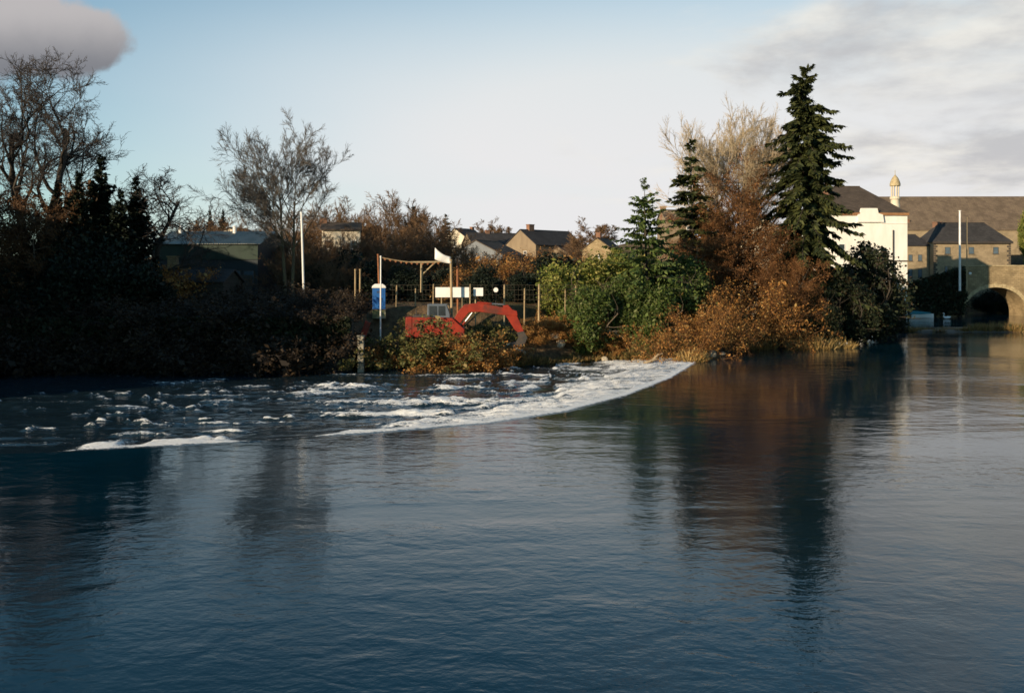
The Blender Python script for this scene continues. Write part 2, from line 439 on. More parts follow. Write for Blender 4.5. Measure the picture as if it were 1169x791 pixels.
def water_material(name, foam=False):
    m, n, out = mat_base(name)
    p = n.node('ShaderNodeBsdfPrincipled')
    p.inputs['IOR'].default_value = 1.28
    co = n.node('ShaderNodeNewGeometry').outputs['Position']
    v = n.vmath('MULTIPLY', co, (0.8, 1.0, 1.0))
    w1 = n.noise(v, 0.55, 3, 0.5, 0.6)
    w2 = n.noise(n.vmath('ADD', v, (13, 5, 0)), 1.7, 4, 0.55, 0.4)
    w3 = n.noise(n.vmath('ADD', v, (3, 25, 0)), 5.0, 3, 0.5)
    gust = n.step(n.noise(n.vmath('MULTIPLY', co, (0.5, 1.3, 1.0)), 0.06, 4, 0.55, 0.5), 0.36, 0.62, 0.35, 1.35)
    hgt = n.math('ADD', n.math('MULTIPLY', w1, 0.16), n.math('ADD', n.math('MULTIPLY', w2, 0.085), n.math('MULTIPLY', w3, 0.028)))
    hgt = n.math('MULTIPLY', hgt, gust)
    body = n.mix(n.step(n.noise(co, 0.06, 3), 0.35, 0.65), (0.001, 0.014, 0.023), (0.0015, 0.024, 0.040))
    p.inputs['Roughness'].default_value = 0.06
    bp = n.node('ShaderNodeBump'); bp.inputs['Strength'].default_value = 1.0; bp.inputs['Distance'].default_value = 0.185
    n.put(bp.inputs['Height'], hgt)
    n.l.new(bp.outputs[0], p.inputs['Normal'])
    if not foam:
        n.put(p.inputs['Base Color'], body)
        n.l.new(p.outputs[0], out.inputs[0])
        return m
    at_ = n.node('ShaderNodeAttribute'); at_.attribute_name = 'foam'
    fm = at_.outputs['Fac']
    fn = n.noise(n.vmath('MULTIPLY', co, (0.7, 1.7, 1.4)), 3.4, 9, 0.80, 0.5)
    mask = n.step(n.math('ADD', fm, n.math('MULTIPLY', n.math('SUBTRACT', fn, 0.5), 3.0)), 0.33, 0.72)
    n.put(p.inputs['Base Color'], n.mix(0.5, body, (0.022, 0.030, 0.034)))
    p.inputs['Roughness'].default_value = 0.15
    fo = n.node('ShaderNodeBsdfPrincipled')
    n.put(fo.inputs['Base Color'], n.mix(n.step(n.noise(co, 4.5, 6, .7), .35, .62), (0.80, 0.78, 0.73), (0.95, 0.94, 0.91)))
    fo.inputs['Roughness'].default_value = 0.9
    b2 = n.node('ShaderNodeBump'); b2.inputs['Distance'].default_value = 0.12
    n.put(b2.inputs['Height'], fn); n.l.new(b2.outputs[0], fo.inputs['Normal'])
    mx = n.node('ShaderNodeMixShader')
    n.put(mx.inputs[0], mask); n.l.new(p.outputs[0], mx.inputs[1]); n.l.new(fo.outputs[0], mx.inputs[2])
    n.l.new(mx.outputs[0], out.inputs[0])
    return m


# ------------------------------------------------------------------ river, weir, ground
CREST = np.array([(-46, 36.5), (-30, 38.3), (-18.2, 40.6), (-12.0, 42.8), (-9.1, 44.2), (-5.4, 46.0), (-1.0, 48.6), (3.05, 53.0),
                  (7.2, 60.3), (11.6, 71.0), (14.2, 79.0), (15.6, 83.5), (17.0, 90.0)])
BED = np.array([(-38, -70), (-38, 20), (-47, 40), (-48, 70), (-46.5, 82.6), (-30, 82.9), (-13.6, 83.4), (-12.2, 85.8), (-6, 86.6), (0, 87.6),
                (4, 90), (8, 93), (12, 92.5), (15, 89.5), (15.4, 85.5), (16.4, 82.8), (18.5, 86.5), (21, 92), (23.5, 99), (26.5, 103.5), (31, 103.0), (35.5, 106),
                (39, 114), (43, 126), (49, 142), (57, 160), (67, 166.5), (69.5, 176), (71, 188), (75, 191), (84, 194), (86, 207), (128, 207), (128, 190), (118, 100), (60, 15), (45, -70)])


def poly_dist(x, y, P):
    """distance to the outline (positive outside)"""
    x = np.asarray(x, float); y = np.asarray(y, float)
    best = np.full(x.shape, 1e9); inside = np.zeros(x.shape, bool)
    for i in range(len(P)):
        (ax, ay), (bx, by) = P[i], P[(i + 1) % len(P)]
        dx, dy = bx - ax, by - ay
        t = np.clip(((x - ax) * dx + (y - ay) * dy) / (dx * dx + dy * dy), 0, 1)
        best = np.minimum(best, np.hypot(x - ax - t * dx, y - ay - t * dy))
        cond = ((ay > y) != (by > y))
        with np.errstate(divide='ignore', invalid='ignore'):
            xin = (bx - ax) * (y - ay) / (by - ay if by != ay else 1e-9) + ax
        inside ^= cond & (x < xin)
    return np.where(inside, -best, best)


def ground_z(x, y):
    x = np.asarray(x, float); y = np.asarray(y, float)
    e = poly_dist(x, y, BED); o = np.maximum(e, 0); i = np.maximum(-e, 0)
    left = 4.4 * sst(0.2, 0.9, o)
    mid = 2.5 * sst(0, 2.6, o) + 2.9 * sst(5.0, 8.0, o)
    right = 1.5 * sst(0, 2.5, o) + 3.6 * sst(5, 34, o)
    wl = 1 - sst(-14.6, -12.8, x); wr = sst(11, 20, x)
    prof = left * wl + (1 - wl) * (mid * (1 - wr) + right * wr)
    hill = 9.0 * sst(118, 250, y) + 17.0 * sst(300, 1000, y) + 12 * sst(240, 420, y) * sst(70, 110, x)
    nz = (fbm(x * 0.35, y * 0.35, 4, 3) - 0.5) * 0.9 * sst(0.5, 4, o)
    return -0.9 + prof + hill * sst(2, 20, o) + nz - 1.8 * sst(0, 5, i)


def gz(x, y): return float(ground_z(np.array([x]), np.array([y]))[0])


def axis(lo, a, b, hi, fine, grow=1.22):
    mid = list(np.arange(a, b + 1e-6, fine)); s = fine; v = b; up = []
    while v < hi: s *= grow; v += s; up.append(v)
    s = fine; v = a; dn = []
    while v > lo: s *= grow; v -= s; dn.append(v)
    return np.array(dn[::-1] + mid + up)


gx, gy = axis(-2500, -64, 112, 2500, 0.9), axis(-300, 78, 206, 4500, 0.9)
GX, GY = np.meshgrid(gx, gy)
GZ = ground_z(GX, GY)
nx, ny = len(gx), len(gy)
ii = (np.arange(ny - 1)[:, None] * nx + np.arange(nx - 1)[None, :]).ravel()
ground = obj('ground', fast_mesh('ground', np.stack([GX, GY, GZ], -1), np.stack([ii, ii + 1, ii + 1 + nx, ii + nx], 1), True), ground_material())
ground['kind'] = 'structure'


def crest_y(x): return np.interp(x, CREST[:, 0], CREST[:, 1])


def build_water():
    # upper river: still water held by the weir
    xs = np.concatenate([np.linspace(-60, -46, 4)[:-1], np.arange(-46, 17.01, 0.5), np.linspace(17.5, 140, 50)])
    ts = np.linspace(0, 1, 60)
    yt = np.where(xs <= 17.0, crest_y(xs), 262.0)
    X = np.repeat(xs[None, :], 60, 0); Y = -80 + (yt[None, :] + 80) * ts[:, None]
    n = len(xs); i = (np.arange(59)[:, None] * n + np.arange(n - 1)[None, :]).ravel()
    me = fast_mesh('river', np.stack([X, Y, np.zeros_like(X)], -1), np.stack([i, i + 1, i + 1 + n, i + n], 1), True)
    o = obj('river', me, water_material('river_water')); o['kind'] = 'structure'
    # lower river: over the weir, down the apron, into broken water
    xs = np.arange(-49, 16.81, 0.16); N = 330
    svals = np.concatenate([np.linspace(0, 14, 150), np.linspace(14.1, 52, 180)])
    X = np.repeat(xs[None, :], N, 0); S = np.repeat(svals[:, None], len(xs), 1)
    CY = crest_y(xs)[None, :]
    slope = np.gradient(crest_y(xs), xs)[None, :]
    cosn = 1 / np.sqrt(1 + slope ** 2)
    Y = CY + S
    dist = S * cosn                                       # distance from the crest
    drop = -0.10 * sst(0, 0.7, dist) - 0.48 * sst(0.4, 9.0, dist)
    # foam: strongest on the apron to the right, thin along the crest to the left, then streaks
    px = CX + X / Y * F
    n1 = fbm(X * 0.22, Y * 0.95, 4, 11); n2 = fbm(X * 0.9, Y * 2.2, 4, 23); n3 = fbm(X * 0.10 + 4, Y * 0.5, 3, 31)
    right = sst(300, 620, px)
    left_bit = sst(60, 110, px) * (1 - sst(235, 290, px)) * np.clip(sst(0.30, 0.62, fbm(X * 0.8, Y * 0, 3, 77)) + .45, 0, 1)
    width = 1.3 + 4.2 * left_bit * n3 + 13.0 * sst(330, 700, px) * (0.45 + n3)
    apron = (1 - sst(0.35, 1.0, dist / width)) * np.maximum(np.maximum(left_bit * 0.95, sst(335, 400, px)), 0.25) * sst(0.25, 0.8, dist)
    apron = apron * np.clip(0.10 + 1.5 * n2 * (0.55 + 0.75 * n1), 0, 1.1)
    flow = fbm(X * 0.16 + Y * 0.05, Y * 1.5 - X * 0.25, 4, 41)
    apron = apron * np.clip(0.80 + 1.5 * (flow - 0.36), 0.35, 1.4) + 0.22 * left_bit * (0.4 + 1.2 * n2) * (1 - sst(0.4, 1.0, dist / width)) * sst(.25, .8, dist)
    jump = np.exp(-((dist - width - 0.8 - 2 * n3) / 0.8) ** 2) * right * (0.3 + n1)
    streak = sst(0.60, 0.74, n1) * (0.35 + 0.5 * right) * sst(0, 6, dist) * (1 - sst(20, 34, dist)) + 0.55 * sst(0.66, 0.78, n1) * sst(80, 200, px)
    py = HZ + (EYE + 0.5) / Y * F
    spot = np.exp(-((px - 392) / 38) ** 2 - ((py - 441) / 3.0) ** 2) * 1.1 + np.exp(-((px - 690) / 60) ** 2 - ((py - 421) / 3.5) ** 2) * 0.8 \
        + np.exp(-((px - 520) / 170) ** 2 - ((py - 459) / 4.5) ** 2) * (0.4 + 0.8 * n1)
    lip = np.exp(-((dist - 0.75) / 0.42) ** 2) * np.maximum(left_bit * (0.25 + 1.1 * n2), sst(340, 420, px) * (0.8 + 0.7 * n2)) + 0.55 * np.exp(-((dist - 0.6) / 0.25) ** 2) * sst(40, 90, px) * (0.4 + n2)
    speck = sst(0.70, 0.82, n2) * 0.8 * sst(6, 12, dist) * (1 - sst(24, 34, dist))
    foam = np.clip(np.maximum.reduce([apron, lip, jump, streak * 0.8, spot * sst(0.36, 0.64, n2) * 1.25, speck]), 0, 1.2)
    chop = (fbm(X * 0.55, Y * 1.1, 4, 5) - 0.5) * 0.42 + (fbm(X * 2.2, Y * 3.5, 3, 8) - 0.5) * 0.20
    Z = drop + chop * sst(0.3, 3.0, dist) * (0.28 + 0.75 * np.clip(foam, 0, 1)) + 0.13 * np.clip(foam, 0, 1) + 0.16 * np.clip(foam, 0, 1) * fbm(X * 1.6, Y * 4.0, 4, 61) * sst(0.5, 1.6, dist)
    Z = np.where(S == 0, 0.0, Z)
    n = len(xs); i = (np.arange(N - 1)[:, None] * n + np.arange(n - 1)[None, :]).ravel()
    me = fast_mesh('weir_pool', np.stack([X, Y, Z], -1), np.stack([i, i + 1, i + 1 + n, i + n], 1), True)
    a = me.attributes.new('foam', 'FLOAT', 'POINT'); a.data.foreach_set('value', foam.astype(np.float32).ravel())
    o = obj('weir_pool', me, water_material('weir_water', True)); o['kind'] = 'structure'


build_water()

# sill of the weir, just under the lip
mb = MB()
for k in range(len(CREST) - 2):
    (ax, ay), (bx, by) = CREST[k], CREST[k + 1]
    d = Vector((bx - ax, by - ay, 0)); nrm = Vector((-d.y, d.x, 0)).normalized()
    a0, b0 = Vector((ax, ay, 0)), Vector((bx, by, 0))
    vs = [p + nrm * s + Vector((0, 0, z)) for p in (a0, b0) for s, z in ((-0.5, -2.5), (-0.5, -0.12), (0.2, -0.16), (0.9, -2.5))]
    mb.add(vs, [(0, 1, 5, 4), (1, 2, 6, 5), (2, 3, 7, 6)])
o = mb.build('weir_sill', M['concrete']); o['kind'] = 'structure'

# mud bar in front of the bridge
ths = np.linspace(0, 2 * math.pi, 60, endpoint=False)
vs = [(67, 137.5, 0.38)]
for fr, z in ((0.5, 0.32), (0.8, 0.16), (1.0, -0.15)):
    for t in ths:
        wob = 1 + 0.22 * math.sin(3 * t + 1) + 0.12 * math.sin(7 * t)
        vs.append((67 + 21 * fr * wob * math.cos(t), 138.0 + 3.6 * fr * wob * math.sin(t), z + 0.10 * math.sin(5 * t + fr * 9) * (fr < 1)))
fs = [(0, 1 + i, 1 + (i + 1) % 60) for i in range(60)]
for k in range(2):
    fs += [(1 + k * 60 + i, 1 + (k + 1) * 60 + i, 1 + (k + 1) * 60 + (i + 1) % 60, 1 + k * 60 + (i + 1) % 60) for i in range(60)]
mb = MB(); mb.add(vs, fs); o = mb.build('mud_bar', M['mud'], smooth=True); o['kind'] = 'structure'

# ------------------------------------------------------------------ plants: generators
def norm(a): return a / np.maximum(np.linalg.norm(a, axis=-1, keepdims=True), 1e-9)


def tubes(P, Rr, n):
    """P (N,K+1,3) paths, Rr (N,K+1) radii -> verts, quads"""
    N, K1, _ = P.shape
    T = np.gradient(P, axis=1) if K1 > 2 else np.repeat((P[:, 1:] - P[:, :1]), 2, 1)
    T = norm(T)
    ref = np.where(np.abs(T[..., 2:3]) > 0.9, np.array([1.0, 0, 0]), np.array([0, 0, 1.0]))
    U = norm(np.cross(T, ref)); W = np.cross(T, U)
    ang = np.arange(n) * 2 * math.pi / n
    V = P[:, :, None, :] + Rr[:, :, None, None] * (np.cos(ang)[None, None, :, None] * U[:, :, None, :] + np.sin(ang)[None, None, :, None] * W[:, :, None, :])
    base = (np.arange(N) * K1 * n)[:, None, None] + (np.arange(K1 - 1) * n)[None, :, None]
    a = base + np.arange(n)[None, None, :]; b = base + ((np.arange(n) + 1) % n)[None, None, :]
    Q = np.stack([a, b, b + n, a + n], -1).reshape(-1, 4)
    return V.reshape(-1, 3), Q


def merge(parts):
    vs, qs, b = [], [], 0
    for v, q in parts:
        vs.append(v); qs.append(q + b); b += len(v)
    return np.concatenate(vs), np.concatenate(qs)


def grow(g, P, D, L, Rd, gens):
    """vectorised branching; returns list of (paths, radii) per generation"""
    out = []
    for gi, s in enumerate(gens):
        K = s['K']; N = len(P)
        pts = [P]; d = D; dirs = []
        for k in range(K):
            d = norm(d + g.normal(0, s['wig'], (N, 3)) + np.array([0, 0, s['up']]))
            dirs.append(d); pts.append(pts[-1] + d * (L / K)[:, None])
        pts = np.stack(pts, 1); dirs = np.stack(dirs, 1)
        tt = np.linspace(0, 1, K + 1)
        rad = Rd[:, None] * (1 - (1 - s['end']) * tt[None, :] ** s.get('pw', 1))
        out.append((pts, rad))
        if gi == len(gens) - 1: break
        m = s['n']
        t = (np.arange(m)[None, :] + g.uniform(0, 1, (N, m))) / m
        t = s['t0'] + (s.get('t1', 1.0) - s['t0']) * t
        sp = t * K; ix = np.minimum(sp.astype(int), K - 1); fr = (sp - ix)[..., None]
        ar = np.arange(N)[:, None]
        pos = pts[ar, ix] * (1 - fr) + pts[ar, ix + 1] * fr
        pd = dirs[ar, ix]
        rl = rad[ar, ix] * (1 - fr[..., 0]) + rad[ar, ix + 1] * fr[..., 0]
        rv = norm(np.cross(pd, g.normal(0, 1, (N, m, 3))))
        a = np.radians(g.normal(s['ang'], s.get('asd', 10), (N, m)))[..., None] * (1 - s.get('afall', 0) * t[..., None])
        nd = norm(np.cos(a) * pd + np.sin(a) * rv + np.array([0, 0, s.get('cup', 0.0)]))
        ln = L[:, None] * s['len'] * (1 - s['fall'] * t) * g.uniform(0.65, 1.2, (N, m))
        P, D, L = pos.reshape(-1, 3), nd.reshape(-1, 3), ln.reshape(-1)
        Rd = np.maximum((rl * s['rr']).reshape(-1), s.get('rmin', 0.012))
    return out


def leaves_at(g, P, size, k=1, spread=0.2, flat=0.0, aspect=0.6):
    """little four-cornered leaves around the points P"""
    P = np.repeat(P, k, 0) + g.normal(0, spread, (len(P) * k, 3))
    N = len(P)
    a = g.normal(0, 1, (N, 3)); a[:, 2] *= (1 - flat); a = norm(a)
    b = norm(np.cross(a, g.normal(0, 1, (N, 3))))
    s = size * np.exp(g.normal(0, 0.38, (N, 1)))
    c = a * s; d = b * s * aspect
    V = np.stack([P - c, P - d * 0.9, P + c, P + d], 1).reshape(-1, 3)
    return V, np.arange(N * 4).reshape(-1, 4)


def gen(K, wig, up, end, n=0, t0=0.2, ang=40, ln=0.5, fall=0.5, rr=0.6, **kw):
    return dict(K=K, wig=wig, up=up, end=end, n=n, t0=t0, ang=ang, len=ln, fall=fall, rr=rr, **kw)


class TreeKind:
    """mesh data of one kind of tree, shared by its copies"""
    def __init__(s, parts): s.parts = parts            # [(part name, mesh, material)]

    def put(s, name, label, cat, loc, scale=1.0, rotz=0.0, group=None, sink=0.15):
        o = thing(name, label, cat, (loc[0], loc[1], loc[2] - sink), rotz, group)
        o.scale = (scale, scale, scale) if not hasattr(scale, '__len__') else scale
        for pn, me, mt in s.parts: obj(pn, me, mt, o)
        return o


def bare_kind(seed, H, R0, gens, bark, twig, stems=1, spread=0.12, leaf_mat=None, leaf_size=0.1, leaf_k=1, lspread=0.15, split=2, sides=(8, 6, 4, 3, 3, 3), trunk_frac=1.0):
    g = np.random.default_rng(seed)
    az = np.arange(stems) * 2 * math.pi / stems + g.uniform(0, 6)
    P = np.stack([np.cos(az) * R0 * (stems > 1), np.sin(az) * R0 * (stems > 1), np.zeros(stems)], 1)
    D = norm(np.stack([np.cos(az) * spread, np.sin(az) * spread, np.ones(stems)], 1))
    L = H * trunk_frac * g.uniform(0.9, 1.05, stems)
    res = grow(g, P, D, L, np.full(stems, R0) * (1 if stems == 1 else 0.75), gens)
    tr = merge([tubes(p, r, sides[i]) for i, (p, r) in enumerate(res) if i < split])
    cr = merge([tubes(p, r, sides[i]) for i, (p, r) in enumerate(res) if i >= split])
    parts = [('trunk', fast_mesh('trunk', *tr, smooth=True), bark)]
    crown = fast_mesh('crown', *cr)
    parts.append(('crown', crown, twig))
    if leaf_mat is not None:
        tips = res[-1][0][:, 1:].reshape(-1, 3)
        lv = leaves_at(g, tips, leaf_size, leaf_k, lspread)
        parts.append(('foliage', fast_mesh('foliage', *lv), leaf_mat))
    return TreeKind(parts)


def cloud_kind(seed, rx, ry, rz, n_clumps, per, size, mat, bark, lobes=7, clump_r=0.32, base=0.1, stems=4):
    """an evergreen mass: lobes carrying clumps of leaves, on a few stems"""
    g = np.random.default_rng(seed)
    lobes = lobes * 2; lc = norm(g.normal(0, 1, (lobes, 3))) * g.uniform(0.25, 0.86, (lobes, 1)); lr = g.uniform(0.14, 0.42, lobes)
    pick = g.integers(0, lobes, n_clumps)
    c = lc[pick] + norm(g.normal(0, 1, (n_clumps, 3))) * (lr[pick] * g.uniform(0.75, 1.08, n_clumps))[:, None]
    c = c[c[:, 2] > -0.92]
    c = c * np.array([rx, ry, rz]) + np.array([0, 0, rz * (1 - base)])
    lv = leaves_at(g, c, size, per, clump_r, 0.0, 0.6)
    lv[0][:, 2] = np.maximum(lv[0][:, 2], 0.02)
    st = grow(g, np.zeros((stems, 3)), norm(g.normal(0, 0.45, (stems, 3)) + np.array([0, 0, 1.2])), np.full(stems, rz * 1.5), np.full(stems, 0.05 + 0.015 * rz),
              [gen(4, 0.12, 0.05, 0.4, 8, 0.2, 45, 0.45, 0.3, 0.5), gen(3, 0.15, 0.03, 0.3)])
    tr = merge([tubes(p, r, 5) for p, r in st])
    return TreeKind([('trunk', fast_mesh('trunk', *tr, smooth=True), bark), ('crown', fast_mesh('crown', *lv), mat)])


def conifer_kind(seed, H, R0, rad, mat, bark, whorl=0.62, per=7, spray=0.55, nspr=16, droop=0.35, bare=0.06, power=0.85, ragged=0.35, lift=0.0, width=0.17):
    g = np.random.default_rng(seed)
    trunk = grow(g, np.zeros((1, 3)), np.array([[0, 0, 1.0]]), np.array([H]), np.array([R0]), [gen(10, 0.012, 0.05, 0.03)])
    tp = trunk[0][0][0]; zs = tp[:, 2]
    hs = np.arange(H * bare, H * 0.995, whorl)
    B, D, L = [], [], []
    for h in hs:
        f = h / H
        k = per if f < 0.85 else max(3, per - 2)
        prof = rad * min(1.0, (1 - f) ** power * 1.08) * (0.8 + 0.2 * min(1, f / 0.2))
        a0 = g.uniform(0, 6.28); fat = g.uniform(0.75, 1.2)
        for j in range(k):
            a = a0 + j * 2 * math.pi / k + g.normal(0, 0.25)
            l = max(0.34, prof * fat * (1 + g.normal(0, ragged)) )
            l = min(l, prof * 1.45 + 0.3)
            B.append((np.interp(h, zs, tp[:, 0]), np.interp(h, zs, tp[:, 1]), h + g.normal(0, whorl * 0.3)))
            up = lift + 0.55 * f - 0.10 + 2.2 * max(0.0, f - 0.9) / 0.1
            D.append((math.cos(a), math.sin(a), up)); L.append(l)
    B = np.array(B); D = norm(np.array(D)); L = np.array(L); N = len(B)
    K = 5; pts = [B]; d = D.copy()
    for k in range(K):
        bend = -droop * (0.9 if k < 3 else -0.55) * 0.5
        d = norm(d + np.array([0, 0, bend]) + g.normal(0, 0.06, (N, 3)))
        pts.append(pts[-1] + d * (L / K)[:, None])
    pts = np.stack(pts, 1)
    rad_b = np.linspace(1, 0.25, K + 1)[None, :] * (0.012 + 0.012 * L)[:, None]
    tr = merge([tubes(trunk[0][0], trunk[0][1], 9), tubes(pts, rad_b, 3)])
    # sprays of needles along both sides of each branch
    t = g.uniform(0.12, 1.0, (N, nspr)); keep = g.uniform(0, 1, (N, nspr)) < np.clip(0.35 + L[:, None] / 3.0, 0, 1)
    sp = t * K; ix = np.minimum(sp.astype(int), K - 1); fr = (sp - ix)[..., None]; ar = np.arange(N)[:, None]
    pos = pts[ar, ix] * (1 - fr) + pts[ar, ix + 1] * fr
    bd = norm(pts[ar, ix + 1] - pts[ar, ix])
    side = norm(np.cross(bd, np.array([0, 0, 1.0]))) * np.where(g.uniform(0, 1, (N, nspr, 1)) < 0.5, -1, 1)
    sd = norm(bd * g.uniform(0.5, 1.1, (N, nspr, 1)) + side * g.uniform(0.3, 1.1, (N, nspr, 1)) + np.array([0, 0, -0.25 * droop - 0.12]) + g.normal(0, 0.25, (N, nspr, 3)))
    ln = spray * g.uniform(0.6, 1.35, (N, nspr, 1)) * (1.15 - 0.5 * t[..., None]) * np.clip(0.30 + L / (0.45 * rad), 0, 1)[:, None, None]
    pos, sd, ln = pos[keep], sd[keep], ln[keep]
    wv = norm(np.cross(sd, g.normal(0, 0.6, sd.shape) + np.array([0, 0, 1.0]))) * ln * width / spray * 1.1
    V = np.stack([pos, pos + sd * ln * 0.45 - wv, pos + sd * ln + np.array([0, 0, -0.05]), pos + sd * ln * 0.45 + wv], 1).reshape(-1, 3)
    # hanging tassels below
    pick = g.uniform(0, 1, len(pos)) < 0.6
    p2 = pos[pick]; n2 = len(p2); h2 = norm(g.normal(0, 0.5, (n2, 3)) + np.array([0, 0, -1.0]) + sd[pick] * 0.6); l2 = ln[pick] * 0.75
    w2 = norm(np.cross(h2, g.normal(0, 1, h2.shape))) * l2 * width / spray
    V2 = np.stack([p2, p2 + h2 * l2 * 0.5 - w2, p2 + h2 * l2, p2 + h2 * l2 * 0.5 + w2], 1).reshape(-1, 3)
    V = np.concatenate([V, V2])
    return TreeKind([('trunk', fast_mesh('trunk', *tr, smooth=True), bark), ('crown', fast_mesh('crown', V, np.arange(len(V)).reshape(-1, 4)), mat)])


def scrub_kind(seed, H, spread, stems, twig, leaf_mat, leaf_size=0.1, leaf_k=1, n1=7, n2=5, r=0.035, lsp=0.12, up=0.0, arch=-0.06):
    """many-stemmed shrub: arching stems, twigs, clinging leaves"""
    g = np.random.default_rng(seed)
    az = g.uniform(0, 6.28, stems); q = np.sqrt(g.uniform(0, 1, stems)) * spread * 0.45
    P = np.stack([np.cos(az) * q, np.sin(az) * q, np.full(stems, -0.1)], 1)
    lean = g.uniform(0.15, 1.1, stems)
    D = norm(np.stack([np.cos(az) * lean, np.sin(az) * lean, np.ones(stems) + up], 1))
    L = H * g.uniform(0.6, 1.2, stems)
    res = grow(g, P, D, L, np.full(stems, r), [gen(6, 0.12, arch, 0.3, n1, 0.25, 42, 0.45, 0.4, 0.6, rmin=0.012), gen(4, 0.14, arch * 0.5, 0.35, n2, 0.2, 45, 0.5, 0.3, 0.6, rmin=0.009), gen(2, 0.15, 0, 0.4)])
    parts = [('trunk', fast_mesh('trunk', *merge([tubes(*res[0], 5), tubes(*res[1], 3)])), twig), ]
    tw = tubes(*res[2], 3)
    parts.append(('crown', fast_mesh('crown', *tw), twig))
    if leaf_mat is not None:
        tips = np.concatenate([res[2][0][:, 1:].reshape(-1, 3), res[1][0][:, 2:].reshape(-1, 3)])
        tips = tips[tips[:, 2] > 0.05]
        parts.append(('foliage', fast_mesh('foliage', *leaves_at(g, tips, leaf_size, leaf_k, lsp)), leaf_mat))
    return TreeKind(parts)


def blades_kind(seed, n, H, spread, mat, lean=0.35, w=0.03):
    g = np.random.default_rng(seed)
    az = g.uniform(0, 6.28, n); q = np.sqrt(g.uniform(0, 1, n)) * spread
    P = np.stack([np.cos(az) * q, np.sin(az) * q, np.zeros(n)], 1)
    h = H * g.uniform(0.5, 1.15, n) * (1 - 0.5 * (q / spread) ** 2)
    d = norm(np.stack([np.cos(az) * lean * q / spread, np.sin(az) * lean * q / spread, np.ones(n)], 1) + g.normal(0, 0.14, (n, 3)))
    m = P + d * (h * 0.6)[:, None]; d2 = norm(d + g.normal(0, 0.3, (n, 3)) + np.array([0, 0, -0.12])); tip = m + d2 * (h * 0.4)[:, None]
    s = norm(np.cross(d, g.normal(0, 1, (n, 3)))) * w
    V = np.stack([P - s, P + s, m + s * .8, m - s * .8, tip + s * .15, tip - s * .15], 1).reshape(-1, 3)
    b = (np.arange(n) * 6)[:, None]
    Q = np.concatenate([b + np.array([0, 1, 2, 3]), b + np.array([3, 2, 4, 5])])
    return TreeKind([('blades', fast_mesh('blades', V, Q), mat)])

# ------------------------------------------------------------------ buildings
def window(parent, x, z, w, h, y, glass, frame_mat, bars=(1, 1), face='y-', depth=0.10, sill=True):
    """a window set in the wall face; (x, z) is the lower middle; frame, panes and sill under it"""
    def P(a, b, c):                                        # a along the wall, b outwards, c up
        return (a, y - b, c) if face == 'y-' else (y - b, -a, c) if face == 'x-' else (y + b, a, c)
    def bx(m, a0, a1, b0, b1, c0, c1):
        p, q = P(a0, b0, c0), P(a1, b1, c1)
        m.box([(p[i] + q[i]) / 2 for i in range(3)], [max(abs(p[i] - q[i]), 1e-3) for i in range(3)])
    m = MB(); t = 0.09
    bx(m, x - w / 2, x - w / 2 + t, -0.04, depth * .6, z, z + h); bx(m, x + w / 2 - t, x + w / 2, -0.04, depth * .6, z, z + h)
    bx(m, x - w / 2 + t, x + w / 2 - t, -0.04, depth * .6, z + h - t, z + h); bx(m, x - w / 2 + t, x + w / 2 - t, -0.04, depth * .6, z, z + t)
    bx(m, x - w / 2 + t, x + w / 2 - t, -0.03, depth * .5, z + h / 2 - 0.03, z + h / 2 + 0.03)
    wn = m.build('window', frame_mat, parent)
    for c0, c1 in ((z + t, z + h / 2 - 0.03), (z + h / 2 + 0.03, z + h - t)):
        m = MB(); bx(m, x - w / 2 + t, x + w / 2 - t, -0.03, 0.015, c0, c1); m.build('pane', glass, wn)
    if sill:
        m = MB(); bx(m, x - w / 2 - .1, x + w / 2 + .1, -0.02, 0.16, z - 0.12, z - 0.004); m.build('sill', frame_mat, wn)
    return wn


